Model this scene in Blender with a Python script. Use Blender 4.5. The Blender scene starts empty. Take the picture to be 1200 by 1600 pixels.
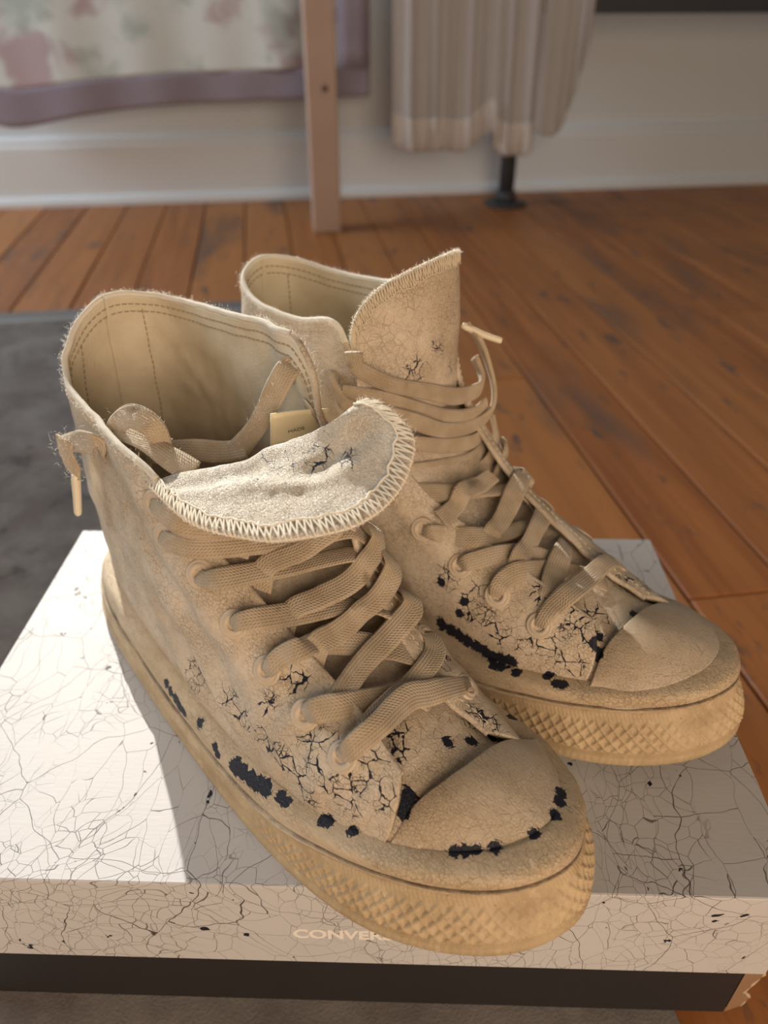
import bpy, bmesh, math, random
import numpy as np
from mathutils import Vector, Matrix

random.seed(7)
SC = bpy.context.scene
COL = SC.collection

# ------------------------------------------------------------------ camera, light, exposure
CAM_H = 0.375
cam_d = bpy.data.cameras.new('camera')
cam = bpy.data.objects.new('camera', cam_d)
COL.objects.link(cam)
cam.location = (0, 0, CAM_H)
cam.rotation_euler = (math.radians(90 - 34.5), 0, 0)
cam_d.sensor_fit = 'VERTICAL'
cam_d.sensor_height = 36.0
cam_d.sensor_width = 27.0
cam_d.lens = 1180.0 / 1600.0 * 36.0
cam_d.clip_start = 0.01
cam_d.dof.use_dof = True
cam_d.dof.focus_distance = 0.28
cam_d.dof.aperture_fstop = 8.0
SC.camera = cam

SC.view_settings.view_transform = 'Standard'
SC.view_settings.look = 'None'
SC.view_settings.gamma = 1.0
SC.view_settings.use_curve_mapping = False
SC.view_settings.exposure = 0.0

SC.cycles.max_bounces = 6
SC.cycles.diffuse_bounces = 3
SC.cycles.glossy_bounces = 2
SC.cycles.caustics_reflective = False
SC.cycles.caustics_refractive = False

world = bpy.data.worlds.new('room_light')
SC.world = world
world.use_nodes = True
bg = world.node_tree.nodes['Background']
bg.inputs['Color'].default_value = (1.0, 0.93, 0.87, 1)
bg.inputs['Strength'].default_value = 0.10

# added broad warm light, stands in for bounce from the room behind the camera
bounce_fill_d = bpy.data.lights.new('room_bounce_fill', 'AREA')
bounce_fill_d.shape = 'DISK'
bounce_fill_d.size = 1.2
bounce_fill_d.energy = 19.0
bounce_fill_d.color = (1.0, 0.76, 0.55)
bounce_fill = bpy.data.objects.new('room_bounce_fill', bounce_fill_d)
COL.objects.link(bounce_fill)
bounce_fill.location = (0.35, -1.05, 0.55)
bounce_fill.rotation_euler = (Vector((0.35, -1.05, 0.55)) - Vector((0, 0.3, 0.1))).to_track_quat('Z', 'Y').to_euler()

SUN_H = (-0.410, 0.912)      # the sun stands behind the far wall, to the left
SUN_EL = math.radians(25.0)
sun_d = bpy.data.lights.new('sun', 'SUN')
sun_d.energy = 6.8
sun_d.angle = math.radians(0.55)
sun_d.color = (1.0, 0.955, 0.88)
sun = bpy.data.objects.new('sun', sun_d)
COL.objects.link(sun)
to_sun = Vector((SUN_H[0] * math.cos(SUN_EL), SUN_H[1] * math.cos(SUN_EL), math.sin(SUN_EL)))
sun.rotation_euler = to_sun.to_track_quat('Z', 'Y').to_euler()
sun.location = (-0.8, 1.6, 2.2)

ROOM = math.radians(8.5)                # the room stands turned against the camera
def room(u, v, z=0.0):
    c, s = math.cos(ROOM), math.sin(ROOM)
    return Vector((c * u - s * v, s * u + c * v, z))

# the sky seen from the window: a cool soft light standing in the window opening
WIN = (-1.25, -0.305, 0.735, 1.95)        # u0, u1, z0, z1 of the opening
WALL_V = 1.80
sky_d = bpy.data.lights.new('window_daylight', 'AREA')
sky_d.shape = 'RECTANGLE'
sky_d.size = WIN[1] - WIN[0]
sky_d.size_y = WIN[3] - WIN[2]
sky_d.energy = 4.5
sky_d.color = (0.80, 0.90, 1.0)
sky = bpy.data.objects.new('window_daylight', sky_d)
COL.objects.link(sky)
sky.location = room((WIN[0] + WIN[1]) / 2, WALL_V + 0.16, (WIN[2] + WIN[3]) / 2)
sky.rotation_euler = (math.radians(-90), 0, ROOM)

# added cool light at the left, out of view, to brighten the far wall
side_d = bpy.data.lights.new('left_cool_fill', 'AREA')
side_d.shape = 'RECTANGLE'
side_d.size = 0.9
side_d.size_y = 1.2
side_d.energy = 33.0
side_d.color = (0.84, 0.92, 1.0)
side = bpy.data.objects.new('left_cool_fill', side_d)
COL.objects.link(side)
side.location = room(-1.7, 1.38, 1.1)
side.rotation_euler = (0, math.radians(-90), ROOM)

# ------------------------------------------------------------------ helpers
def link(o, parent=None):
    COL.objects.link(o)
    if parent is not None:
        o.parent = parent
    return o

def tag(o, label=None, cat=None, group=None, kind=None):
    if label: o['label'] = label
    if cat: o['category'] = cat
    if group: o['group'] = group
    if kind: o['kind'] = kind
    return o

def empty(name, loc=(0, 0, 0), rz=0.0):
    o = bpy.data.objects.new(name, None)
    o.empty_display_size = 0.02
    COL.objects.link(o)
    o.location = loc
    o.rotation_euler = (0, 0, rz)
    return o

def mesh_obj(name, verts, faces, mats, parent=None, smooth=True, uvs=None, attrs=None):
    me = bpy.data.meshes.new(name)
    me.from_pydata([tuple(map(float, v)) for v in verts], [], faces)
    if not isinstance(mats, (list, tuple)):
        mats = [mats]
    for m in mats:
        me.materials.append(m)
    if smooth:
        me.polygons.foreach_set('use_smooth', [True] * len(me.polygons))
    if uvs is not None:
        ul = me.uv_layers.new(name='UVMap')
        li = np.zeros(len(me.loops), dtype=np.int32)
        me.loops.foreach_get('vertex_index', li)
        ul.data.foreach_set('uv', np.asarray(uvs, float)[li].ravel())
    if attrs:
        for k, a in attrs.items():
            at = me.attributes.new(k, 'FLOAT', 'POINT')
            at.data.foreach_set('value', np.asarray(a, float).ravel())
    me.update()
    return link(bpy.data.objects.new(name, me), parent)

def grid_faces(nu, nv, close_u=False, flip=False):
    f = []
    for i in range(nu if close_u else nu - 1):
        a = i * nv
        b = ((i + 1) % nu) * nv
        for j in range(nv - 1):
            q = (a + j, b + j, b + j + 1, a + j + 1)
            f.append(q[::-1] if flip else q)
    return f

def grid_obj(name, P, mats, parent=None, close_u=False, flip=False, attrs=None, uvs=None, smooth=True):
    P = np.asarray(P, float)
    nu, nv = P.shape[:2]
    if uvs is None:
        U, V = np.meshgrid(np.linspace(0, 1, nu), np.linspace(0, 1, nv), indexing='ij')
        uvs = np.c_[U.ravel(), V.ravel()]
    at = {k: np.asarray(a).ravel() for k, a in (attrs or {}).items()}
    return mesh_obj(name, P.reshape(-1, 3), grid_faces(nu, nv, close_u, flip), mats, parent, smooth, uvs, at)

def normals_of(P, close_u=False):
    P = np.asarray(P, float)
    if close_u:
        du = np.roll(P, -1, 0) - np.roll(P, 1, 0)
    else:
        du = np.gradient(P, axis=0)
    dv = np.gradient(P, axis=1)
    n = np.cross(du, dv)
    l = np.linalg.norm(n, axis=2, keepdims=True)
    return n / np.maximum(l, 1e-9)

def cr(pts, per=12, closed=False):
    """Catmull-Rom through the points, 'per' samples a span"""
    p = np.asarray(pts, float)
    n = len(p)
    if closed:
        q = np.vstack([p[-1:], p, p[:2]])
        m = n
    else:
        q = np.vstack([2 * p[0] - p[1], p, 2 * p[-1] - p[-2]])
        m = n - 1
    t = np.linspace(0, 1, per, endpoint=False)[:, None]
    out = []
    for i in range(m):
        a, b, c, d = q[i], q[i + 1], q[i + 2], q[i + 3]
        out.append(0.5 * (2 * b + (c - a) * t + (2 * a - 5 * b + 4 * c - d) * t ** 2 + (3 * b - a - 3 * c + d) * t ** 3))
    out = np.vstack(out)
    if not closed:
        out = np.vstack([out, p[-1:]])
    return out

def resample(P, n, closed=False):
    P = np.asarray(P, float)
    Q = np.vstack([P, P[:1]]) if closed else P
    s = np.r_[0, np.cumsum(np.linalg.norm(np.diff(Q, axis=0), axis=1))]
    t = np.linspace(0, s[-1], n, endpoint=not closed)
    return np.stack([np.interp(t, s, Q[:, k]) for k in range(Q.shape[1])], 1)

def sstep(a, b, x):
    t = np.clip((np.asarray(x, float) - a) / (b - a), 0, 1)
    return t * t * (3 - 2 * t)

def _hash(i, j, k, seed):
    h = (i * 374761393 + j * 668265263 + k * 2147483647 + seed * 974634777) & 0xFFFFFFFF
    h = ((h ^ (h >> 13)) * 1274126177) & 0xFFFFFFFF
    return ((h ^ (h >> 16)) & 0xFFFF) / 65535.0

def vnoise(p, scale, seed=0):
    """smooth value noise in [-1, 1]"""
    q = np.asarray(p, float) * scale
    b = np.floor(q).astype(np.int64)
    f = q - b
    f = f * f * (3 - 2 * f)
    r = 0
    for di in (0, 1):
        for dj in (0, 1):
            for dk in (0, 1):
                w = (f[..., 0] if di else 1 - f[..., 0]) * (f[..., 1] if dj else 1 - f[..., 1]) * (f[..., 2] if dk else 1 - f[..., 2])
                r = r + w * _hash(b[..., 0] + di, b[..., 1] + dj, b[..., 2] + dk, seed)
    return r * 2 - 1

def frames(P, up):
    P = np.asarray(P, float)
    T = np.gradient(P, axis=0)
    T /= np.maximum(np.linalg.norm(T, axis=1, keepdims=True), 1e-9)
    U = np.asarray(up, float)
    if U.ndim == 1:
        U = np.tile(U, (len(P), 1))
    U = U - (U * T).sum(1, keepdims=True) * T
    U /= np.maximum(np.linalg.norm(U, axis=1, keepdims=True), 1e-9)
    return T, U, np.cross(T, U)

class MB:
    """collects shapes for one mesh"""
    def __init__(s):
        s.v, s.f, s.uv = [], [], []
    def add(s, V, F, UV=None):
        o = len(s.v)
        s.v += [tuple(map(float, p)) for p in V]
        s.f += [tuple(i + o for i in q) for q in F]
        s.uv += [tuple(map(float, p)) for p in UV] if UV is not None else [(0, 0)] * len(V)
    def tube(s, P, r, n=8, up=(0.13, 0.21, 0.97), closed=False):
        P = np.asarray(P, float)
        R = np.full(len(P), r) if np.isscalar(r) else np.asarray(r, float)
        T, U, B = frames(P, up)
        a = np.linspace(0, 2 * np.pi, n, endpoint=False)
        V = (P[:, None] + R[:, None, None] * (np.cos(a)[None, :, None] * U[:, None] + np.sin(a)[None, :, None] * B[:, None])).reshape(-1, 3)
        m = len(P)
        F = []
        for i in range(m if closed else m - 1):
            for j in range(n):
                F.append((i * n + j, i * n + (j + 1) % n, ((i + 1) % m) * n + (j + 1) % n, ((i + 1) % m) * n + j))
        if not closed:
            F.append(tuple(range(n))[::-1])
            F.append(tuple((m - 1) * n + j for j in range(n)))
        s.add(V, F)
    def ribbon(s, P, up, w, th, n=14):
        """flat woven lace: rounded flat section, 'up' is the face normal"""
        P = np.asarray(P, float)
        W = np.full(len(P), w) if np.isscalar(w) else np.asarray(w, float)
        TH = np.full(len(P), th) if np.isscalar(th) else np.asarray(th, float)
        T, U, B = frames(P, up)
        a = np.linspace(0, 2 * np.pi, n, endpoint=False)
        ca, sa = np.cos(a), np.sin(a)
        cx = np.sign(ca) * np.abs(ca) ** 0.75
        cy = np.sign(sa) * np.abs(sa) ** 0.55
        V = P[:, None] + (W / 2)[:, None, None] * cx[None, :, None] * B[:, None] + (TH / 2)[:, None, None] * cy[None, :, None] * U[:, None]
        L = np.r_[0, np.cumsum(np.linalg.norm(np.diff(P, axis=0), axis=1))]
        m = len(P)
        UV = np.stack([np.repeat(L[:, None], n, 1), (W / 2)[:, None] * cx[None]], 2).reshape(-1, 2)
        F = []
        for i in range(m - 1):
            for j in range(n):
                F.append((i * n + j, i * n + (j + 1) % n, (i + 1) * n + (j + 1) % n, (i + 1) * n + j))
        F.append(tuple(range(n))[::-1])
        F.append(tuple((m - 1) * n + j for j in range(n)))
        s.add(V.reshape(-1, 3), F, UV)
    def box(s, a, b):
        x0, y0, z0 = a
        x1, y1, z1 = b
        s.add([(x0, y0, z0), (x1, y0, z0), (x1, y1, z0), (x0, y1, z0), (x0, y0, z1), (x1, y0, z1), (x1, y1, z1), (x0, y1, z1)],
              [(0, 3, 2, 1), (4, 5, 6, 7), (0, 1, 5, 4), (1, 2, 6, 5), (2, 3, 7, 6), (3, 0, 4, 7)])
    def build(s, name, mats, parent=None, smooth=True, bevel=0.0, seg=2):
        o = mesh_obj(name, s.v, s.f, mats, parent, smooth, s.uv)
        if bevel:
            m = o.modifiers.new('bevel', 'BEVEL')
            m.width = bevel
            m.segments = seg
            m.limit_method = 'ANGLE'
            m.harden_normals = False
        return o

def place(o):
    """a piece of the room built in the room's own axes"""
    o.rotation_euler = (0, 0, ROOM)
    return o

# ------------------------------------------------------------------ materials
class NT:
    def __init__(s, name):
        s.m = bpy.data.materials.new(name)
        s.m.use_nodes = True
        s.t = s.m.node_tree
        s.b = s.t.nodes['Principled BSDF']
        s.out = s.t.nodes['Material Output']
    def n(s, kind, **kw):
        nd = s.t.nodes.new('ShaderNode' + kind)
        for k, v in kw.items():
            if k.startswith('i_'):
                key = k[2:]
                key = int(key) if key.isdigit() else key.replace('_', ' ')
                s.put(nd.inputs[key], v)
            else:
                setattr(nd, k, v)
        return nd
    def put(s, inp, v):
        if isinstance(v, bpy.types.NodeSocket):
            s.t.links.new(v, inp)
        elif isinstance(v, bpy.types.Node):
            s.t.links.new(v.outputs[0], inp)
        else:
            if isinstance(v, tuple) and len(v) == 3 and inp.type == 'RGBA':
                v = v + (1,)
            inp.default_value = v
    def math(s, op, a, b=None, c=None, clamp=False):
        nd = s.t.nodes.new('ShaderNodeMath')
        nd.operation = op
        nd.use_clamp = clamp
        s.put(nd.inputs[0], a)
        if b is not None: s.put(nd.inputs[1], b)
        if c is not None: s.put(nd.inputs[2], c)
        return nd.outputs[0]
    def vmath(s, op, a, b):
        nd = s.t.nodes.new('ShaderNodeVectorMath')
        nd.operation = op
        s.put(nd.inputs[0], a)
        if op == 'SCALE': s.put(nd.inputs['Scale'], b)
        else: s.put(nd.inputs[1], b)
        return nd.outputs[0]
    def mix(s, fac, a, b):
        nd = s.t.nodes.new('ShaderNodeMix')
        nd.data_type = 'RGBA'
        s.put(nd.inputs['Factor'], fac)
        s.put(nd.inputs['A'], a)
        s.put(nd.inputs['B'], b)
        return nd.outputs['Result']
    def ramp(s, x, a, b, lo=0.0, hi=1.0, smooth=True):
        nd = s.t.nodes.new('ShaderNodeMapRange')
        nd.interpolation_type = 'SMOOTHSTEP' if smooth else 'LINEAR'
        s.put(nd.inputs['Value'], x)
        s.put(nd.inputs['From Min'], a)
        s.put(nd.inputs['From Max'], b)
        s.put(nd.inputs['To Min'], lo)
        s.put(nd.inputs['To Max'], hi)
        return nd.outputs[0]
    def obj(s):
        return s.n('TexCoord').outputs['Object']
    def uv(s):
        return s.n('TexCoord').outputs['UV']
    def attr(s, name):
        return s.n('Attribute', attribute_name=name).outputs['Fac']
    def map(s, vec, scale=(1, 1, 1), loc=(0, 0, 0), rot=(0, 0, 0)):
        nd = s.n('Mapping')
        s.put(nd.inputs['Vector'], vec)
        nd.inputs['Scale'].default_value = scale
        nd.inputs['Location'].default_value = loc
        nd.inputs['Rotation'].default_value = rot
        return nd.outputs[0]
    def noise(s, vec, scale, detail=3.0, rough=0.55):
        nd = s.n('TexNoise')
        s.put(nd.inputs['Vector'], vec)
        nd.inputs['Scale'].default_value = scale
        nd.inputs['Detail'].default_value = detail
        nd.inputs['Roughness'].default_value = rough
        return nd.outputs['Fac']
    def warp(s, vec, scale, amt, detail=2.0):
        nd = s.n('TexNoise')
        s.put(nd.inputs['Vector'], vec)
        nd.inputs['Scale'].default_value = scale
        nd.inputs['Detail'].default_value = detail
        d = s.vmath('SUBTRACT', nd.outputs['Color'], (0.5, 0.5, 0.5))
        return s.vmath('ADD', vec, s.vmath('SCALE', d, amt))
    def cells(s, vec, scale, feature='DISTANCE_TO_EDGE', rand=1.0):
        nd = s.n('TexVoronoi', feature=feature)
        s.put(nd.inputs['Vector'], vec)
        nd.inputs['Scale'].default_value = scale
        nd.inputs['Randomness'].default_value = rand
        return nd.outputs['Distance'] if feature == 'DISTANCE_TO_EDGE' else nd.outputs['Color']
    def bump(s, h, strength=0.3, dist=0.001, prev=None):
        nd = s.n('Bump')
        nd.inputs['Strength'].default_value = strength
        nd.inputs['Distance'].default_value = dist
        s.put(nd.inputs['Height'], h)
        if prev is not None:
            s.put(nd.inputs['Normal'], prev)
        return nd.outputs[0]
    def done(s, color=None, rough=0.6, normal=None, spec=0.4):
        if color is not None: s.put(s.b.inputs['Base Color'], color)
        s.put(s.b.inputs['Roughness'], rough)
        if normal is not None: s.put(s.b.inputs['Normal'], normal)
        s.b.inputs['Specular IOR Level'].default_value = spec
        return s.m

def translucent(m, fac, tint):
    """thin cotton and leather edges let some light through"""
    t = m.node_tree
    out = t.nodes['Material Output']
    b = t.nodes['Principled BSDF']
    tr = t.nodes.new('ShaderNodeBsdfTranslucent')   # done_trans
    tr.inputs['Color'].default_value = tint + (1,)
    mx = t.nodes.new('ShaderNodeMixShader')
    mx.inputs[0].default_value = fac
    t.links.new(b.outputs[0], mx.inputs[1])
    t.links.new(tr.outputs[0], mx.inputs[2])
    t.links.new(mx.outputs[0], out.inputs['Surface'])
    return m

PAINT = (0.69, 0.585, 0.455)
NAVY = (0.012, 0.013, 0.024)

def mat_painted_leather(name, tint=PAINT, micro=1.0, stretch=(1, 1, 1), rot=(0, 0, 0), pebble=0.0):
    k = NT(name)
    P = k.map(k.obj(), scale=stretch, rot=rot)
    W = k.warp(P, 90, 0.006)
    W2 = k.warp(W, 520, 0.0014)
    wear = k.attr('wear')
    # crazing: the lines open up with the wear, the paint is gone where it is high
    d1 = k.cells(W2, 165)
    n1 = k.noise(P, 240, 3)
    w1 = k.math('ADD', k.math('MULTIPLY', wear, 0.17), k.math('MULTIPLY_ADD', n1, 0.17, -0.094))
    w1 = k.math('MULTIPLY', w1, k.ramp(k.math('ADD', wear, k.math('MULTIPLY', k.noise(P, 60, 3), 0.25)), 0.10, 0.30))
    d2 = k.cells(W2, 430)
    w2 = k.math('ADD', k.math('MULTIPLY', wear, 0.16), k.math('MULTIPLY_ADD', k.noise(P, 150, 3), 0.26, -0.145))
    c1 = k.ramp(k.math('SUBTRACT', w1, d1), -0.004, 0.008)
    c2 = k.ramp(k.math('SUBTRACT', w2, d2), -0.006, 0.012)
    crack = k.math('MAXIMUM', c1, k.math('MULTIPLY', c2, k.ramp(wear, 0.10, 0.26)))
    gone = k.ramp(k.math('ADD', wear, k.math('MULTIPLY', k.math('SUBTRACT', k.noise(P, 330, 3, .55), 0.5), 0.42)), 0.58, 0.60)
    crack = k.math('MAXIMUM', crack, gone)
    # hair cracks all over, only a darker tan
    d3 = k.cells(k.warp(k.map(k.obj(), scale=(1, 1.6, 1)), 500, 0.0012), 640)
    hair = k.math('MULTIPLY', k.ramp(d3, 0.015, 0.06, 1.0, 0.0), k.ramp(k.noise(P, 70, 3), 0.38, 0.60))
    d4 = k.cells(k.warp(k.obj(), 200, 0.003), 260)
    hair = k.math('MAXIMUM', hair, k.math('MULTIPLY', k.ramp(d4, 0.008, 0.028, 1.0, 0.0), k.ramp(k.noise(P, 48, 3), 0.44, 0.56)))
    hair = k.math('MULTIPLY', hair, 0.42 * micro)
    tone = k.ramp(k.noise(P, 34, 3), 0.3, 0.75)
    base = k.mix(tone, tint, tuple(c * f for c, f in zip(tint, (0.84, 0.79, 0.70))))
    fine = k.ramp(k.noise(P, 330, 3, .7), 0.35, 0.68)
    base = k.mix(k.math('MULTIPLY', fine, 0.22), base, tuple(c * f for c, f in zip(tint, (0.66, 0.60, 0.52))))
    dirt = k.math('MULTIPLY', k.ramp(k.noise(P, 55, 4, .7), 0.56, 0.78), 0.5)
    base = k.mix(dirt, base, (0.28, 0.195, 0.12))
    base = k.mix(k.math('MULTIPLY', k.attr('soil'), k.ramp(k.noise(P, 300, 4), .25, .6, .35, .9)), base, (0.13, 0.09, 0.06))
    base = k.mix(hair, base, (0.20, 0.14, 0.09))
    brush = k.noise(k.map(k.warp(k.obj(), 60, 0.004), scale=(240, 1700, 1300), rot=(0, 0.5, .2)), 1.0, 3)
    base = k.mix(k.math('MULTIPLY', k.ramp(brush, .52, .72), .30), base, (0.25, 0.18, 0.115))
    col = k.mix(crack, base, NAVY)
    grain = k.noise(P, 1300, 3, .6)
    h = k.math('ADD', k.math('MULTIPLY', grain, 0.6), k.math('MULTIPLY', brush, 0.7))
    if pebble:
        pb = k.cells(k.warp(k.obj(), 900, 0.0006), 1250)
        cr_ = k.noise(k.map(k.warp(k.obj(), 90, 0.008), scale=(420, 160, 300), rot=(0, 0, -0.5)), 1.0, 4)
        h = k.math('ADD', h, k.math('ADD', k.math('MULTIPLY', k.ramp(pb, 0, 0.25), pebble * 0.6), k.math('MULTIPLY', cr_, pebble * 1.6)))
    h = k.math('SUBTRACT', h, k.math('ADD', k.math('MULTIPLY', crack, 1.3), k.math('MULTIPLY', hair, 1.2)))
    return k.done(col, k.mix(crack, (0.62,) * 3, (0.5,) * 3), k.bump(h, 0.7, 0.0008), 0.35)

def mat_lining(name):
    k = NT(name)
    P = k.obj()
    tone = k.ramp(k.noise(P, 45, 5), 0.3, 0.75)
    base = k.mix(tone, (0.66, 0.57, 0.42), (0.55, 0.46, 0.32))
    h = k.math('ADD', k.noise(P, 900, 3), k.math('MULTIPLY', k.noise(k.warp(P, 40, 0.01), 120, 4), 1.2))
    return k.done(base, 0.62, k.bump(h, 0.35, 0.0008), 0.35)

def mat_rubber(name, c0=(0.55, 0.42, 0.255), c1=(0.40, 0.285, 0.16)):
    k = NT(name)
    P = k.obj()
    tone = k.ramp(k.noise(P, 60, 6, .65), 0.32, 0.72)
    base = k.mix(tone, c0, c1)
    pale = k.math('MULTIPLY', k.ramp(k.noise(P, 210, 4, .6), 0.56, 0.74), 0.55)
    base = k.mix(pale, base, (0.66, 0.53, 0.35))
    spot = k.ramp(k.noise(P, 900, 2), 0.70, 0.76)
    base = k.mix(k.math('MULTIPLY', spot, 0.6), base, (0.14, 0.09, 0.05))
    h = k.math('ADD', k.noise(P, 1400, 3), k.math('MULTIPLY', k.noise(P, 380, 4), 0.8))
    return k.done(base, 0.6, k.bump(h, 0.4, 0.0006), 0.35)

def mat_lace(name, base=(0.57, 0.465, 0.335)):
    k = NT(name)
    U = k.uv()
    sx = k.n('SeparateXYZ', i_0=U)
    u, v = sx.outputs[0], sx.outputs[1]
    av = k.math('ABSOLUTE', v)
    # braided chevrons
    ph = k.math('ADD', k.math('MULTIPLY', u, 760.0), k.math('MULTIPLY', av, 700.0))
    row = k.math('FRACT', k.math('MULTIPLY', v, 900.0))
    wv = k.math('SINE', k.math('MULTIPLY', ph, 6.2832))
    wr = k.math('SINE', k.math('MULTIPLY', k.math('MULTIPLY', v, 900.0), 6.2832))
    h = k.math('ADD', k.math('MULTIPLY', wv, 0.5), k.math('MULTIPLY', wr, 0.45))
    P = k.obj()
    tone = k.ramp(k.noise(P, 120, 4), 0.3, 0.7)
    c = k.mix(tone, base, tuple(x * f for x, f in zip(base, (0.80, 0.76, 0.70))))
    c = k.mix(k.math('MULTIPLY', k.ramp(h, -0.9, 0.1, 1, 0), 0.30), c, (0.30, 0.215, 0.13))
    soil = k.math('MAXIMUM', k.ramp(k.noise(P, 62, 3), 0.61, 0.74), 0.0)
    c = k.mix(k.math('MULTIPLY', soil, 0.65), c, (0.12, 0.09, 0.065))
    hh = k.math('ADD', h, k.math('MULTIPLY', k.noise(P, 2600, 2), 0.8))
    k.b.inputs['Sheen Weight'].default_value = 0.25
    return k.done(c, 0.85, k.bump(hh, 0.5, 0.0004), 0.2)

def mat_plain(name, c, rough=0.6, var=0.12, scale=40, spec=0.4, metal=0.0, bump=0.15):
    k = NT(name)
    P = k.obj()
    t = k.noise(P, scale, 4)
    col = k.mix(t, tuple(x * (1 + var) for x in c), tuple(x * (1 - var) for x in c))
    k.b.inputs['Metallic'].default_value = metal
    return k.done(col, rough, k.bump(k.noise(P, scale * 12, 3), bump, 0.0006), spec)

def mat_crazed_box(name):
    k = NT(name)
    P = k.obj()
    W = k.warp(k.warp(P, 14, 0.035), 60, 0.006)
    n = k.noise(P, 20, 3)
    # long cracks, then a finer net that is denser in places
    a = k.cells(k.map(W, scale=(1, 1, 1)), 24)
    b = k.cells(k.map(W, scale=(1.5, 0.7, 1), rot=(0, 0, 0.5)), 62)
    c = k.cells(W, 130)
    la = k.ramp(a, 0.0012, 0.0036, 1, 0)
    lb = k.math('MULTIPLY', k.ramp(b, 0.0022, 0.0075, 1, 0), k.ramp(n, 0.36, 0.46))
    lc = k.math('MULTIPLY', k.ramp(c, 0.005, 0.016, 1, 0), k.ramp(k.noise(P, 15, 2), 0.47, 0.58))
    line = k.math('MAXIMUM', la, k.math('MAXIMUM', k.math('MULTIPLY', lb, 0.9), k.math('MULTIPLY', lc, 0.8)))
    chip = k.ramp(k.math('ADD', k.noise(W, 150, 2), k.math('MULTIPLY', k.ramp(a, 0.0, 0.10, 1, 0), 0.07)), 0.735, 0.748)
    tone = k.noise(P, 30, 4)
    base = k.mix(tone, (0.56, 0.545, 0.53), (0.50, 0.48, 0.465))
    col = k.mix(line, base, (0.075, 0.055, 0.045))
    col = k.mix(chip, col, (0.012, 0.012, 0.018))
    weave = k.noise(k.map(P, scale=(120, 700, 700)), 1.0, 3)
    h = k.math('SUBTRACT', k.math('MULTIPLY', weave, 0.35), k.math('MAXIMUM', line, chip))
    return k.done(col, 0.55, k.bump(h, 0.35, 0.0005), 0.35)

def mat_wood_floor(name):
    k = NT(name)
    P = k.n('TexCoord').outputs['Object']
    r = k.n('ObjectInfo').outputs['Random']
    off = k.n('CombineXYZ', i_0=k.math('MULTIPLY', r, 7.3), i_1=k.math('MULTIPLY', r, 31.7)).outputs[0]
    Q = k.vmath('ADD', P, off)
    g = k.noise(k.map(Q, scale=(60, 3.0, 1)), 1.0, 5, .6)
    big = k.noise(k.map(Q, scale=(9, 2.2, 1)), 1.0, 3)
    c = k.mix(k.ramp(g, .3, .7), (0.42, 0.158, 0.046), (0.27, 0.092, 0.026))
    c = k.mix(k.ramp(r, 0, 1, 0, .6, False), c, (0.50, 0.215, 0.065))
    c = k.mix(k.math('MULTIPLY', k.ramp(big, 0.54, 0.72), 0.75), c, (0.13, 0.085, 0.065))
    st = k.noise(k.map(Q, scale=(40, 12, 1)), 1.0, 4, .65)
    c = k.mix(k.math('MULTIPLY', k.ramp(st, 0.59, 0.68), 0.8), c, (0.085, 0.066, 0.06))
    h = k.math('ADD', g, k.noise(Q, 30, 3))
    return k.done(c, k.ramp(big, .2, .8, .45, .6), k.bump(h, 0.12, 0.002), 0.45)

def mat_rug(name):
    k = NT(name)
    P = k.obj()
    sx = k.n('SeparateXYZ', i_0=P)
    W = k.warp(P, 14, 0.03)
    t = k.noise(W, 16, 6, .7)
    f = k.noise(P, 700, 2)
    c = k.mix(k.ramp(t, .35, .65), (0.175, 0.150, 0.138), (0.26, 0.235, 0.215))
    c = k.mix(k.math('MULTIPLY', k.ramp(k.noise(W, 26, 4), .60, .70), .6), c, (0.075, 0.068, 0.066))
    c = k.mix(k.math('MULTIPLY', k.ramp(k.noise(W, 9, 3), .56, .68), .35), c, (0.22, 0.15, 0.13))
    edge = k.math('SUBTRACT', 1.103, sx.outputs[1])
    band = k.math('MULTIPLY', k.ramp(edge, .030, .034), k.ramp(edge, .040, .044, 1, 0))
    outer = k.ramp(edge, .030, .05, 1, 0)
    c = k.mix(k.math('MULTIPLY', outer, .5), c, (0.25, 0.25, 0.25))
    c = k.mix(k.math('MULTIPLY', band, .8), c, (0.38, 0.37, 0.36))
    return k.done(c, 0.95, k.bump(f, .3, .001), 0.1)

def mat_floral(name):
    k = NT(name)
    U = k.uv()
    P = k.obj()
    W = k.warp(P, 18, 0.05)
    base = k.mix(k.noise(P, 10, 3), (0.66, 0.73, 0.75), (0.74, 0.79, 0.78))
    pk = k.ramp(k.noise(W, 8, 3), 0.53, 0.66)
    gn = k.ramp(k.noise(k.map(W, loc=(3.1, 1.2, 5.0)), 10, 3), 0.50, 0.66)
    c = k.mix(k.math('MULTIPLY', gn, .6), base, (0.30, 0.40, 0.36))
    c = k.mix(k.math('MULTIPLY', pk, .7), c, (0.42, 0.27, 0.32))
    return k.done(c, 0.9, k.bump(k.noise(P, 900, 2), .3, .001), 0.15)

M = {}
M['leather'] = mat_painted_leather('cracked_cream_paint_on_leather')
M['tongue_grain'] = mat_painted_leather('pebbled_cream_tongue_leather', (0.76, 0.69, 0.58), 1.0, pebble=1.3)
M['cap'] = mat_painted_leather('brushed_cream_paint_on_toe_cap', tuple(c * f for c, f in zip(PAINT, (0.90, 0.88, 0.86))), 0.6)
M['band'] = mat_painted_leather('cream_paint_on_rubber_band', tuple(c * f for c, f in zip(PAINT, (0.95, 0.90, 0.80))), 0.9, (0.5, 0.5, 1.6))
M['lining'] = mat_lining('cream_leather_lining')
M['rubber'] = mat_rubber('yellowed_rubber')
M['outsole'] = mat_rubber('yellowed_outsole_rubber', (0.48, 0.36, 0.21), (0.37, 0.265, 0.145))
M['lace'] = mat_lace('braided_cotton_lace')
M['aglet'] = mat_plain('cream_plastic_aglet', (0.78, 0.68, 0.50), 0.35, 0.06, 60)
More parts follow.
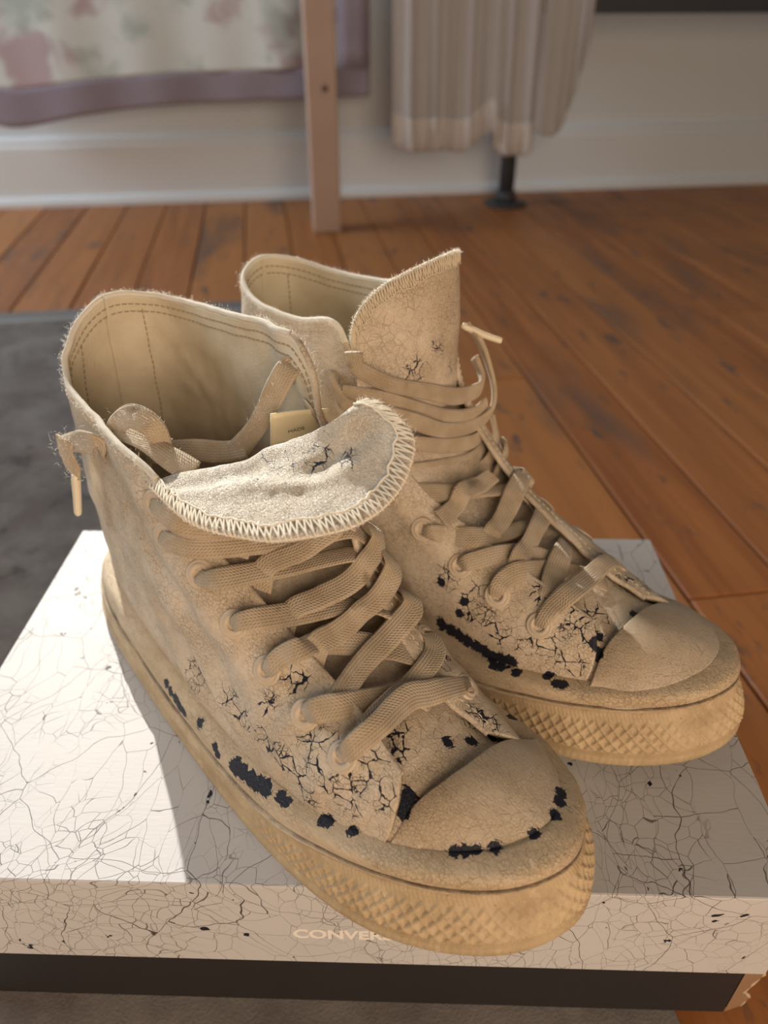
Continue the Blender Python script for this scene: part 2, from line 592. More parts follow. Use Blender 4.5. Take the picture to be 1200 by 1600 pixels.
M['thread'] = mat_plain('cream_thread', (0.78, 0.71, 0.58), 0.9, 0.10, 400, 0.15)
M['leather_thread'] = mat_plain('painted_thread', (0.62, 0.53, 0.39), 0.8, 0.10, 400, 0.15)
M['brown_thread'] = mat_plain('brown_thread', (0.34, 0.27, 0.18), 0.9, 0.10, 400, 0.15)
M['fuzz'] = mat_plain('cream_fibre', (0.85, 0.80, 0.70), 0.9, 0.05, 100, 0.15)
M['metal'] = mat_plain('brass_eyelet_painted_over', (0.55, 0.45, 0.33), 0.55, 0.15, 300, 0.5)
M['rim'] = translucent(mat_plain('sunlit_leather_rim', (0.86, 0.80, 0.69), 0.8, 0.10, 300, 0.2, bump=0.5), 0.30, (0.90, 0.80, 0.62))  # paler than the leather: sun glow on the collar rim put into colour
translucent(M['fuzz'], 0.5, (0.95, 0.90, 0.80))
translucent(M['lace'], 0.14, (0.80, 0.66, 0.45))
M['insole'] = mat_plain('worn_insole', (0.30, 0.23, 0.15), 0.85, 0.2, 60, 0.2)
M['label'] = mat_plain('cream_woven_label', (0.80, 0.70, 0.47), 0.7, 0.05, 60, 0.2)
M['ink'] = mat_plain('grey_print', (0.16, 0.13, 0.10), 0.7, 0.05, 60, 0.2)
M['box'] = mat_crazed_box('crazed_white_paint_on_card')
M['boxdark'] = mat_plain('black_card', (0.020, 0.017, 0.017), 0.6, 0.15, 50, 0.35)
M['kraft'] = mat_plain('brown_kraft_card', (0.27, 0.165, 0.095), 0.85, 0.12, 80, 0.2)
M['kraft_edge'] = mat_plain('torn_card_edge', (0.55, 0.42, 0.28), 0.9, 0.15, 200, 0.15)
M['logo'] = mat_plain('cream_print_on_lid', (0.80, 0.74, 0.66), 0.5, 0.03, 60, 0.3)
M['floor'] = mat_wood_floor('worn_fir_planks')
M['gap'] = mat_plain('dark_joint_and_hole_shade', (0.02, 0.013, 0.01), 0.9, 0.1)
M['wall'] = mat_plain('off_white_wall_paint', (0.72, 0.78, 0.82), 0.8, 0.03, 5, 0.2)
M['trim'] = mat_plain('off_white_gloss_trim', (0.74, 0.79, 0.83), 0.45, 0.03, 6, 0.4)
M['rug'] = mat_rug('faded_grey_rug')
M['floral'] = mat_floral('faded_floral_print')
M['purple'] = mat_plain('dusty_purple_cotton', (0.30, 0.265, 0.32), 0.9, 0.08, 30, 0.1)
M['white_cloth'] = mat_plain('white_cotton', (0.50, 0.49, 0.50), 0.9, 0.04, 30, 0.1)
M['post'] = mat_plain('pale_pink_pine', (0.47, 0.34, 0.27), 0.65, 0.12, 14, 0.3)
M['iron'] = mat_plain('black_iron_pipe', (0.05, 0.053, 0.06), 0.55, 0.12, 60, 0.4)

# ------------------------------------------------------------------ the room
def struct(o, parent=None):
    if parent is None:
        o['kind'] = 'structure'
    return o

U0, U1, V0, V1 = -2.2, 3.3, -0.75, WALL_V
b = MB(); b.box((U0, V0, -0.05), (U1, V1 + 0.1, -0.0085))
floor = struct(place(b.build('floor', M['gap'], smooth=False)))
PW = 0.083
rng = random.Random(3)
u = U0
while u < U1 - 0.01:
    v = V0 - rng.uniform(0, 1.2)
    while v < V1:
        ln = rng.uniform(1.0, 2.3)
        a, e = max(v, V0), min(v + ln, V1)
        if e - a > 0.05:
            w, l, h, c = PW - 0.0026, e - a - 0.0014, 0.009, 0.0012
            x0, x1, y0, y1 = -w / 2, w / 2, -l / 2, l / 2
            V = [(x0, y0, -h), (x1, y0, -h), (x1, y1, -h), (x0, y1, -h), (x0, y0, -c), (x1, y0, -c), (x1, y1, -c), (x0, y1, -c),
                 (x0 + c, y0 + c, 0), (x1 - c, y0 + c, 0), (x1 - c, y1 - c, 0), (x0 + c, y1 - c, 0)]
            F = [(0, 3, 2, 1), (8, 9, 10, 11)] + [(i, (i + 1) % 4, 4 + (i + 1) % 4, 4 + i) for i in range(4)] + [(4 + i, 4 + (i + 1) % 4, 8 + (i + 1) % 4, 8 + i) for i in range(4)]
            o = mesh_obj('plank', V, F, M['floor'], floor, smooth=False)
            o.location = (u + PW / 2, (a + e) / 2, rng.uniform(-0.0006, 0.0))
        v += ln
    u += PW

TH = 0.14
wu0, wu1, wz0, wz1 = WIN
b = MB()
b.box((U0, WALL_V, 0), (wu0, WALL_V + TH, 2.5))
b.box((wu1, WALL_V, 0), (U1, WALL_V + TH, 2.5))
b.box((wu0, WALL_V, 0), (wu1, WALL_V + TH, wz0))
b.box((wu0, WALL_V, wz1), (wu1, WALL_V + TH, 2.5))
struct(place(b.build('wall_back', M['wall'], smooth=False)))
b = MB()
b.box((wu0 - .09, WALL_V - .02, wz0 - .10), (wu1 + .09, WALL_V, wz0 - .002))
b.box((wu0 - .09, WALL_V - .02, wz1), (wu1 + .09, WALL_V, wz1 + .10))
b.box((wu0 - .09, WALL_V - .02, wz0), (wu0, WALL_V, wz1))
b.box((wu1, WALL_V - .02, wz0), (wu1 + .09, WALL_V, wz1))
b.box((wu0, WALL_V + .07, wz1 - .06), (wu1, WALL_V + .11, wz1))
b.box((wu0, WALL_V + .07, wz0), (wu1, WALL_V + .11, wz0 + .012))
struct(place(b.build('window_1', M['trim'], smooth=False)))

b = MB()
prof = [(0, 0), (0.030, 0), (0.030, 0.010), (0.024, 0.018), (0.017, 0.020), (0.017, 0.112), (0.013, 0.118), (0.013, 0.124), (0.006, 0.131), (0, 0.132)]
V = [(x, WALL_V - p, z) for x in (U0, U1) for p, z in prof]
n = len(prof)
b.add(V, [(i, i + 1, n + i + 1, n + i) for i in range(n - 1)] + [tuple(range(n)), tuple(range(n, 2 * n))[::-1]])
struct(place(b.build('baseboard_back', M['trim'], smooth=False)))

# rug
b = MB(); b.box((-1.55, -0.6, 0.0002), (0.150, 1.103, 0.0045))
rug = place(b.build('area_rug', M['rug'], smooth=True, bevel=0.002))
tag(rug, 'faded grey patterned rug lying flat under the shoe box', 'rug')

# ------------------------------------------------------------------ things by the far wall
def cloth(name, hem, top, v0, amp, waves, mat, parent=None, nu=160, nv=40, ph=0.0, thick=0.0012, flare=0.0):
    """hanging cloth: hem = [(u, z)...] left to right, straight top edge at height top"""
    H = resample(cr(np.array(hem), 10), nu)
    t = np.linspace(0, 1, nv)[None, :]
    s = np.linspace(0, 1, nu)[:, None]
    uu = H[:, :1] + (H[:, :1] * 0)
    zz = H[:, 1:] * (1 - t) + top * t
    fold = np.sin(s * waves * 6.283 + ph + 1.3 * np.sin(s * 7 + ph)) + 0.5 * np.sin(s * waves * 2.37 * 6.283 + 1 + ph)
    vv = v0 + amp * fold * (1 - 0.55 * t) - flare * (1 - t) + 0 * t
    P = np.stack([uu + 0 * t + 0.25 * amp * np.cos(s * waves * 6.283 + ph) * (1 - t), vv, zz], 2)
    o = place(grid_obj(name, P, mat, None))
    m = o.modifiers.new('thickness', 'SOLIDIFY'); m.thickness = thick; m.offset = 0
    if parent is not None:
        o.parent = parent
        o.rotation_euler = (0, 0, 0)
    return o

# floral throw hanging over a wooden rail
throw = empty('hanging_throw', room(-0.15, 1.70, 0.0), ROOM)
tag(throw, 'pale floral fabric with dusty purple border hanging behind the wooden post', 'throw')
def in_room(o, root_u, root_v):
    o.rotation_euler = (0, 0, 0)
    o.location = (-root_u, -root_v, 0)
    return o
BW = 0.058
hemF = [(-0.56, 0.215), (-0.475, 0.163), (-0.33, 0.181), (-0.185, 0.195), (0.0, 0.200), (0.10, 0.203), (0.226, 0.205)]
hemI = [(-0.56, 0.275), (-0.47, 0.228), (-0.33, 0.238), (-0.185, 0.247), (0.0, 0.252), (0.10, 0.254), (0.165, 0.255)]
TOPZ = 0.50
o = cloth('panel', hemI, TOPZ, 1.70, 0.006, 2.2, M['floral'], throw); in_room(o, -0.15, 1.70)
def strip(name, A, B, mat, parent, ru, rv, amp=0.006, waves=2.2, v0=1.70):
    A = resample(cr(np.array(A), 10), 120); B = resample(cr(np.array(B), 10), 120)
    t = np.linspace(0, 1, 8)[None, :, None]
    Q = A[:, None] * (1 - t) + B[:, None] * t
    s = np.linspace(0, 1, 120)[:, None]
    vv = v0 - 0.001 + amp * (np.sin(s * waves * 6.283 + 1.3 * np.sin(s * 7)) + .5 * np.sin(s * waves * 2.37 * 6.283 + 1)) + 0 * t[..., 0]
    P = np.stack([Q[..., 0], vv, Q[..., 1]], 2)
    o = grid_obj(name, P, mat, parent)
    m = o.modifiers.new('thickness', 'SOLIDIFY'); m.thickness = 0.002; m.offset = 0
    return in_room(o, ru, rv)
strip('border', hemF, hemI[:-1] + [(0.226, 0.256)], M['purple'], throw, -0.15, 1.70)
P = np.array([[(uu, 1.697 + 0.003 * math.sin(k * 1.3), 0.256 + (TOPZ - 0.256) * k / 9.0) for k in range(10)] for uu in (0.164, 0.185, 0.206, 0.226)])
o = in_room(grid_obj('border', P, M['purple'], throw), -0.15, 1.70)
m = o.modifiers.new('thickness', 'SOLIDIFY'); m.thickness = 0.002; m.offset = 0
b = MB(); b.box((-0.62, 1.688, TOPZ), (0.232, 1.712, TOPZ + 0.03))
o = b.build('rail', M['post'], throw, smooth=False, bevel=0.003); in_room(o, -0.15, 1.70)
for uu in (-0.58, 0.18):
    b = MB(); b.box((uu, 1.712, TOPZ + 0.004), (uu + 0.02, 1.80, TOPZ + 0.026))
    o = b.build('bracket', M['post'], throw, smooth=False); in_room(o, -0.15, 1.70)

# wooden post on the floor
post = empty('wooden_post', room(0.1135, 1.505, 0), ROOM)
tag(post, 'square pale wooden post standing on the floor before the floral fabric', 'post')
b = MB(); b.box((-0.026, -0.026, 0.0), (0.026, 0.026, 0.62)); b.build('shaft', M['post'], post, smooth=False, bevel=0.003)
b = MB(); b.tube([(0.004, -0.0266, 0.24), (0.004, -0.0255, 0.24)], 0.006, 12, up=(0, 0, 1)); b.build('knot', mat_plain('dark_knot', (0.16, 0.10, 0.08), .7), post)
b = MB(); b.box((-0.045, -0.03, 0.62), (0.045, 0.03, 0.645)); b.build('cap', M['post'], post, smooth=False, bevel=0.003)

# low bench on iron pipe legs, right
BN = (0.51, 1.655)
bench = empty('pipe_leg_bench', room(BN[0], BN[1], 0), ROOM)
tag(bench, 'low dark bench on iron pipe legs by the far wall', 'bench')
b = MB(); b.box((-0.22, -0.055, 0.3435), (1.20, 0.09, 0.385)); b.build('bench_top', M['iron'], bench, smooth=False, bevel=0.003)
for lx in (0.0, 1.08):
    b = MB(); b.tube([(lx, 0, z) for z in (0.008, 0.15, 0.3435)], 0.0165, 20); b.build('leg', M['iron'], bench)
    b = MB(); b.tube([(lx, 0, z) for z in (0.0, 0.006, 0.0075, 0.0076)], [0.044, 0.044, 0.041, 0.001], 28)
    b.tube([(lx, 0, z) for z in (0.006, 0.026, 0.029)], [0.023, 0.022, 0.018], 22); b.build('flange', M['iron'], bench)

# white cloth draped over the bench end
drape = empty('draped_cloth', room(0.42, 1.56, 0), ROOM)
tag(drape, 'white cotton cloth with ruffled hem draped over the end of the low bench', 'cloth')
hem = [(0.250, 0.138), (0.29, 0.127), (0.34, 0.130), (0.385, 0.126), (0.425, 0.150), (0.44, 0.160), (0.452, 0.125), (0.49, 0.116), (0.527, 0.120)]
o = cloth('front_fall', hem, 0.388, 1.572, 0.007, 6.0, M['white_cloth'], drape, nu=240, flare=0.012); in_room(o, 0.42, 1.56)
hem2 = [(0.536, 0.150), (0.56, 0.142), (0.578, 0.143), (0.598, 0.165), (0.612, 0.22), (0.63, 0.30)]
o = cloth('side_fall', hem2, 0.386, 1.592, 0.004, 3.0, M['white_cloth'], drape, nu=100, ph=1.0); in_room(o, 0.42, 1.56)
rf = [(a, z - 0.004) for a, z in hem]
A = resample(cr(np.array(rf), 10), 300); s = np.linspace(0, 1, 300)[:, None]; t = np.linspace(0, 1, 10)[None, :]
fold = np.sin(s * 6.0 * 6.283 + 1.3 * np.sin(s * 7)) + .5 * np.sin(s * 6.0 * 2.37 * 6.283 + 1)
vv = 1.5575 + 0.007 * fold + 0.004 * np.sin(s * 34 * 6.283) * (1 - t)
P = np.stack([A[:, :1] + 0 * t, vv + 0 * t, A[:, 1:] + 0.058 * t], 2)
o = in_room(grid_obj('ruffle', P, mat_plain('white_frill_cotton', (0.64, 0.61, 0.60), .9, .04, 30, .1), drape), 0.42, 1.56)
m = o.modifiers.new('thickness', 'SOLIDIFY'); m.thickness = 0.001; m.offset = 0
b = MB(); b.box((0.255, 1.585, 0.3855), (0.63, 1.745, 0.390)); o = b.build('top_fold', M['white_cloth'], drape, smooth=False, bevel=0.002); in_room(o, 0.42, 1.56)

# ------------------------------------------------------------------ shoe box
LID = 0.105
BOX_C, BOX_YAW = (-0.0148, 0.2592), math.radians(-1.5)
BL, BD, LH = 0.3435, 0.219, 0.0565
box = empty('shoe_box', (BOX_C[0], BOX_C[1], 0.0045), BOX_YAW)
tag(box, 'white crackle-painted shoe box lid on a black base carrying both shoes', 'shoe box')
def tray(name, L, D, z0, z1, th, mat, parent, top=True, bow=0.0, bevel=0.0012):
    b = MB()
    zc = z1 if top else z0
    zi = z1 - th if top else z0 + th
    zo = z0 if top else z1
    X, Y = L / 2, D / 2
    o8 = [(-X, -Y), (X, -Y), (X, Y), (-X, Y)]
    i8 = [(-X + th, -Y + th), (X - th, -Y + th), (X - th, Y - th), (-X + th, Y - th)]
    V = [(x, y, zc) for x, y in o8] + [(x, y, zo) for x, y in o8] + [(x, y, zo) for x, y in i8] + [(x, y, zi) for x, y in i8]
    F = [(0, 1, 2, 3) if top else (3, 2, 1, 0)]
    for i in range(4):
        j = (i + 1) % 4
        for a in (0, 4, 8):
            q = (a + i, a + j, a + 4 + j, a + 4 + i)
            F.append(q[::-1] if top else q)
    F.append((15, 14, 13, 12) if top else (12, 13, 14, 15))
    b.add(V, F)
    return b.build(name, mat, parent, smooth=False, bevel=bevel)
zt = LID - 0.0045
lid = tray('lid', BL, BD, zt - LH, zt, 0.0016, M['box'], box)
base = tray('base', BL - 0.009, BD - 0.008, 0.0, zt - 0.0022, 0.0018, M['boxdark'], box, top=False)

# lettering on the lid's front face
def text_mesh(name, body, size, mat, parent, sx=1.0, depth=0.0002, offset=0.0, spacing=1.0):
    c = bpy.data.curves.new(name, 'FONT')
    c.body = body; c.size = size; c.extrude = depth; c.offset = offset; c.space_character = spacing
    t = bpy.data.objects.new(name, c)
    COL.objects.link(t)
    dg = bpy.context.evaluated_depsgraph_get()
    me = bpy.data.meshes.new_from_object(t.evaluated_get(dg))
    bpy.data.objects.remove(t)
    for v in me.vertices: v.co.x *= sx
    me.materials.clear(); me.materials.append(mat)
    return link(bpy.data.objects.new(name, me), parent)
logo = text_mesh('lettering', 'CONVERSE', 0.0088, M['logo'], lid, 0.98, 0.00012, 0.00030, 1.02)
logo.rotation_euler = (math.radians(90), 0, 0)
logo.location = (-0.0180, -BD / 2 - 0.00005, zt - 0.0362)

# torn card at the front right corner of the base
rngt = np.random.RandomState(4)
e0 = np.array([(BL / 2 - 0.0046, -BD / 2 + 0.0042)])
rag = []
for k in range(15):
    z = 0.001 + 0.041 * k / 14
    w = 0.009 + 0.006 * math.sin(k * 0.9) * 0.5 + rngt.uniform(-.0012, .0012) + 0.004 * (k / 14)
    rag.append((w, z))
V, F = [], []
for k, (w, z) in enumerate(rag):
    x0, y0 = BL / 2 - 0.0046, -BD / 2 + 0.0040
    for dy in (0.0, 0.0013):
        V += [(x0, y0 + dy, z), (x0 + w * .8, y0 + dy + w * 0.25, z)]
for k in range(14):
    a = k * 4
    F += [(a, a + 1, a + 5, a + 4), (a + 2, a + 6, a + 7, a + 3), (a + 1, a + 3, a + 7, a + 5)]
tf = mesh_obj('torn_flap', V, F, M['kraft'], box, smooth=False)
b = MB()
b.tube([(BL / 2 - 0.0046 + w * .8, -BD / 2 + 0.0046 + w * .25, z) for w, z in rag], [0.0009 + 0.0003 * math.sin(3 * i) for i in range(15)], 6)
b.build('torn_edge', M['kraft_edge'], tf)

# ------------------------------------------------------------------ shoes (worked in centimetres, heel at the origin, toe along +x)
CM = 0.01
OUT = np.array([(0, 0), (0.35, -1.9), (1.6, -3.35), (4.2, -4.15), (8.5, -4.65), (13, -4.95), (17, -5.1), (20.5, -5.0), (23.6, -4.5), (26, -3.45), (27.9, -1.9),
                (28.85, -0.2), (28.9, 1.4), (27.9, 3.1), (26.1, 4.3), (23.4, 4.95), (20, 5.0), (16, 4.5), (12, 4.05), (8, 3.95), (4.2, 3.95), (1.6, 3.25), (0.35, 1.9)])

def spring(x):
    return 1.25 * np.clip((np.asarray(x, float) - 17.5) / 11.4, 0, 1.2) ** 2

H1, H2 = 1.85, 3.1      # nominal heights of the ridge and of the top of the upper band
def hsc(x, z):
    """the sole's walls are lower along the waist than at the toe"""
    h1 = np.interp(x, [0, 4, 10, 14, 18, 22, 25, 29], [1.65, 1.6, 1.4, 1.4, 1.8, 2.45, 2.7, 2.8])
    h2 = np.interp(x, [0, 4, 10, 14, 18, 22, 25, 29], [2.95, 2.85, 2.5, 2.5, 2.9, 3.3, 3.58, 3.55])
    z = np.asarray(z, float)
    return np.where(z <= 0.6, z, np.where(z <= H1, 0.6 + (z - 0.6) * (h1 - 0.6) / (H1 - 0.6), h1 + (z - H1) * (h2 - h1) / (H2 - H1)))

class Last:
    def __init__(s, mirror):
        O = OUT * ((1, -1) if mirror else (1, 1))
        if mirror: O = np.roll(O[::-1], 1, 0)
        s.P = resample(cr(O, 24, True), 1200, True)
        T = np.roll(s.P, -1, 0) - np.roll(s.P, 1, 0)
        T /= np.linalg.norm(T, axis=1, keepdims=True)
        s.N = np.c_[T[:, 1], -T[:, 0]]           # outward for a counter-clockwise outline
        d = np.r_[0, np.cumsum(np.linalg.norm(np.diff(s.P, axis=0), axis=1))]
        s.S = d
        s.len = d[-1]
    def ring(s, o, z):
        """o, z scalars or per point; follows the toe spring"""
        q = s.P + s.N * (np.asarray(o, float) * np.ones(len(s.P)))[:, None]
        return np.c_[q, spring(s.P[:, 0]) + hsc(s.P[:, 0], np.asarray(z, float) * np.ones(len(s.P)))]
    def side(s, x, sd, o):
        """point of the outline (offset o) at length x on side sd"""
        q = s.P + s.N * o
        m = (q[:, 1] * sd >= -0.001)
        q = q[m]
        q = q[np.argsort(q[:, 0])]
        return np.array([x, np.interp(x, q[:, 0], q[:, 1])])

def btop_o(x): return np.interp(x, [0, 17, 22, 25, 29], [1.0, 1.0, 1.2, 1.42, 1.7])
def btop_z(x): return H2 + 0 * np.asarray(x, float)
def toe_mask(x): return sstep(17.0, 22.0, x)

def bezier(B, C, T, t):
    t = t[None, :, None]
    return B[:, None] * (1 - t) ** 2 + C[:, None] * 2 * t * (1 - t) + T[:, None] * t ** 2

def wear_field(P, spots):
    """spots: (x, y, z, radius, strength) in cm"""
    P = np.asarray(P, float)
    w = np.zeros(P.shape[:-1])
    for x, y, z, r, k in spots:
        d = np.sqrt(((P - np.array([x, y, z])) ** 2).sum(-1))
        w = np.maximum(w, k * (1 - sstep(0.25 * r, r, d)))
    return w

def make_shoe(name, pose, mirror, spec):
    root = empty(name, (pose[0], pose[1], LID), math.radians(pose[2]))
    L = Last(mirror)
    X = L.P[:, 0]
    tm = toe_mask(X)
    wear = spec['wear']
    def att(P):
        return {'wear': wear_field(P, wear)}

    # ---- outsole: tread slab with a rounded lip
    prof = [(-0.9, 0.02), (-0.35, 0.0), (-0.12, 0.04), (0.0, 0.14), (0.05, 0.28), (0.05, 0.48), (0.0, 0.58), (-0.10, 0.62), (-0.16, 0.66)]
    R = np.stack([L.ring(o, z) for o, z in prof], 1)
    rip = 0.010 * np.sin(L.S / 0.28 * 6.283)[:, None] * np.array([0, 0, 0, .3, 1, 1, .3, 0, 0])[None] * tm[:, None]
    R[..., :2] += L.N[:, None] * rip[..., None]
    n, k = R.shape[:2]
    V = R.reshape(-1, 3)
    F = grid_faces(n, k, True)
    F.append(tuple(i * k for i in range(n))[::-1])
    mesh_obj('outsole', V * CM, F, M['outsole'], root)

    # ---- textured band round the sole
    nz = 44
    zz = np.linspace(0.60, H1, nz)
    prof_o = np.interp(zz, [0.60, 0.70, 1.3, H1 - 0.12, H1], [-0.18, -0.05, -0.07, -0.20, -0.42])
    S = L.S[:, None]
    p = 0.52
    hz = hsc(X[:, None], zz[None] + 0 * X[:, None])
    def tri(a): return np.abs(a - np.round(a))
    a = S / p + hz / p * 0.95
    c = S / p - hz / p * 0.95
    ridge = np.maximum(1 - tri(a) / 0.19, 1 - tri(c) / 0.19).clip(0, 1)
    dm = sstep(0.72, 0.80, zz) * (1 - sstep(H1 - 0.36, H1 - 0.30, zz))
    hat = sstep(H1 - 0.33, H1 - 0.29, zz) * (1 - sstep(H1 - 0.14, H1 - 0.10, zz))
    hatch = (0.5 + 0.5 * np.sin((S / 0.17 + zz[None] * 5) * 6.283))
    wob = 0.85 + 0.35 * vnoise(np.dstack([np.repeat(S, nz, 1), np.repeat(zz[None], n, 0), 0 * np.repeat(S, nz, 1)]), 0.7, 5)
    disp = tm[:, None] * (0.15 * ridge * dm[None] * wob + 0.05 * hatch * hat[None] * wob)
    fade = np.where(X < 18, 0.25, 1.0)
    Q = np.zeros((n, nz, 3))
    lean = -0.45 * sstep(19, 25, X)[:, None] * sstep(0.75, H1, zz)[None]
    Q[..., :2] = L.P[:, None] + L.N[:, None] * (prof_o[None] + disp + lean)[..., None]
    Q[..., 2] = spring(X)[:, None] + hsc(X[:, None], zz[None] + 0 * X[:, None])
    Q += 0.012 * vnoise(Q, 2.5, 3)[..., None] * np.dstack([L.N[:, None] + 0 * Q[..., :2], np.zeros((n, nz, 1))])
    grid_obj('sidewall', Q * CM, M['rubber'], root, close_u=True)

    # ---- upper band: bead, groove, then the sloping band up to the upper
    prof = [(-0.50, H1 - 0.14), (-0.26, H1 - 0.10), (-0.14, H1 - 0.02), (-0.15, H1 + 0.07), (-0.24, H1 + 0.12), (-0.30, H1 + 0.13), (-0.27, H1 + 0.20),
            (-0.26, H1 + 0.34), (-0.29, H1 + 0.58), (-0.35, H1 + 0.85), (-0.46, H1 + 1.07), (-0.62, H1 + 1.19), (-0.82, H1 + 1.25), (-0.98, H1 + 1.25), (-1.04, H1 + 1.16), (-1.25, H1 + 1.05)]
    pr = cr(np.array(prof), 4)
    Q = []
    for o, z in pr:
        up = max(0.0, (z - H1) / 1.25)
        ins = o * (1 + (btop_o(X) - 1.0) * up) - 0.45 * sstep(19, 25, X) * (1 - min(up, 1.0))
        Q.append(L.ring(ins, H1 + (z - H1) * (1 + (btop_z(X) - H2) / (H2 - H1) * up)))
    Q = np.stack(Q, 1)
    nb = Q.shape[1]
    Q += 0.02 * vnoise(Q, 1.2, 8)[..., None]
    w_ = wear_field(Q, wear)
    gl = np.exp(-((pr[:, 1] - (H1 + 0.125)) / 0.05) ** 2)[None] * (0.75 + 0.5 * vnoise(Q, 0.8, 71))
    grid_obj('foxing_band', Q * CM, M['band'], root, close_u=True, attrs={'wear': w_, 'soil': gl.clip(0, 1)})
    band_pts = Q[:, 16:49].reshape(-1, 3)
    band_pts = band_pts[band_pts[:, 0] > 22.5]

    # ---- insole inside
    q = L.ring(-0.9, 2.3)
    V = np.vstack([q, q - (0, 0, 0.6)])
    F = [tuple(range(n)), tuple(range(n, 2 * n))[::-1]] + [(i, n + i, n + (i + 1) % n, (i + 1) % n) for i in range(n)]
    mesh_obj('insole', V * CM, F, M['insole'], root, smooth=False)

    # ---- quarters: one continuous net, split at the heel seam
    nr = spec['near']; fr = spec['far']
    cols = [(c, +1) for c in fr[::-1]] + [(spec['heel'], 0)] + [(c, -1) for c in nr]
    Bp, Cp, Tp = [], [], []
    for (bx, C, T), sd in cols:
        if sd == 0:
            Bp.append((1.0, 0, float(hsc(0, H2 - 0.18))))
        else:
            xy = L.side(bx, sd, -float(btop_o(bx)) + 0.06)
            Bp.append((xy[0], xy[1], float(hsc(bx, btop_z(bx) - 0.18)) + float(spring(bx))))
        Cp.append(C); Tp.append(T)
    per = 26
    B, C, T = cr(Bp, per), cr(Cp, per), cr(Tp, per)
    nv = 96
    t = np.linspace(0, 1, nv)
    Q = bezier(B, C, T, t)
    Nn = normals_of(Q)
    mid = len(fr) * per
    # worn leather: soft waves, folds at the ankle and across the vamp
    h = 0.10 * vnoise(Q * (0.6, 1, 1), 0.5, 2) + 0.045 * vnoise(Q, 1.3, 4)
    xx, zz_ = Q[..., 0], Q[..., 2]
    fold = np.sin((zz_ * 0.9 + xx * 0.55) * 2.1 + 1.2 * vnoise(Q, 0.4, 9)) * sstep(9, 12, xx) * (1 - sstep(15, 18, xx)) * 0.15
    fold2 = np.sin((xx * 1.0 - zz_ * 0.35) * 3.0 + 1.5 * vnoise(Q, 0.5, 11)) * sstep(17.5, 19, xx) * (1 - sstep(22.2, 23.4, xx)) * 0.035
    edge = sstep(0, 0.08, t)[None]
    sgn = spec.get('nsign', 1.0)
    Q = Q + Nn * ((h + fold + fold2) * edge * spec['rough'])[..., None]
    halves = {'quarter_far': Q[:mid + 1], 'quarter_near': Q[mid:]}
    for nm, q in halves.items():
        N2 = normals_of(q)
        out = np.array([0, 1.0 if nm == 'quarter_far' else -1.0, 0.0])
        fl = (N2[q.shape[0] // 2, nv // 3] @ out) < 0
        o = grid_obj('quarter', q * CM, [M['leather'], M['lining']], root, flip=bool(fl), attrs=att(q))
        m = o.modifiers.new('thickness', 'SOLIDIFY')
        m.thickness = 0.0024; m.offset = -1; m.material_offset = 1; m.material_offset_rim = 0
        spec[nm] = (q, -N2 if fl else N2)

    # ---- vamp under the flaps and tongue body
    vs = spec['vamp']       # (centre x, z), half width, edge drop, edge x shift
    sec = []
    ny = 61
    s_ = np.linspace(-1, 1, ny)
    for (cx, cz, hw, drop, ex, cy) in vs:
        y = cy + hw * np.sin(s_ * np.pi / 2 * 0.98)
        z = cz - drop * (1 - np.cos(s_ * np.pi / 2))
        x = cx + ex * s_ ** 2
        sec.append(np.c_[x, y, z])
    sec = np.array(sec)
    Q = np.stack([cr(sec[:, j], 12) for j in range(ny)], 1)
    Nn = normals_of(Q)
    if Nn[10, ny // 2, 2] < 0: Nn = -Nn
    Q = Q + Nn * (0.05 * vnoise(Q, 0.9, 21) + 0.03 * vnoise(Q * (2.2, .6, 1), 1.3, 22))[..., None]
    o = grid_obj('tongue', Q * CM, M['leather'], root, attrs=att(Q), flip=(normals_of(Q)[10, ny // 2, 2] < 0))
    m = o.modifiers.new('thickness', 'SOLIDIFY'); m.thickness = 0.0022; m.offset = -1
    tongue = o

    # ---- toe cap
    na, nrr = 121, 60
    ci = []
    Cf = resample(cr(np.array(spec['cap_front']), 16), na)
    Cb = resample(cr(np.array(spec['cap_back']), 16), na)
    for i_ in range(na):                      # the cap's rim lies on the band
        d_ = ((band_pts[:, :2] - Cf[i_, :2]) ** 2).sum(1)
        near_ = np.argsort(d_)[:6]
        Cf[i_, 2] = band_pts[near_, 2].max() + 0.02
    Cf[:, 2] = np.convolve(np.pad(Cf[:, 2], 6, mode='edge'), np.ones(13) / 13, 'valid')
    Cb[0], Cb[-1] = Cf[0], Cf[-1]
    w_e = np.exp(-np.linspace(0, 6, 40))
    Cb[:40, 2] += (Cf[0, 2] - spec['cap_back'][0][2]) * w_e; Cb[-40:, 2] += (Cf[-1, 2] - spec['cap_back'][-1][2]) * w_e[::-1]
    Cb[0], Cb[-1] = Cf[0], Cf[-1]
    a = np.linspace(-1, 1, na)
    r = np.linspace(0, 1, nrr)[None, :, None]
    Q = Cb[:, None] * (1 - r) + Cf[:, None] * r
    k = 1 - r[..., 0] ** 1.6
    Q[..., 2] = Cf[:, None, 2] + (Cb[:, None, 2] - Cf[:, None, 2]) * k
    Q[..., 2] += 0.12 * np.sin(np.pi * r[..., 0]) * (1 - a[:, None] ** 2)
    cen = np.array([25.0, 0.4, 0])
    outw = (Cf - cen) * (1, 1, 0)
    outw /= np.linalg.norm(outw, axis=1, keepdims=True)
    sk = [Cf + outw * 0.10 + np.array([0, 0, -0.16]), Cf + outw * 0.28 + np.array([0, 0, -0.45]), Cf + outw * 0.35 + np.array([0, 0, -0.9])]
    Q = np.concatenate([Q[:, :1] + np.array([-0.10, 0, -0.30]), Q] + [q_[:, None] for q_ in sk], 1)
    Q += 0.02 * vnoise(Q, 1.0, 31)[..., None]
    N2 = normals_of(Q)
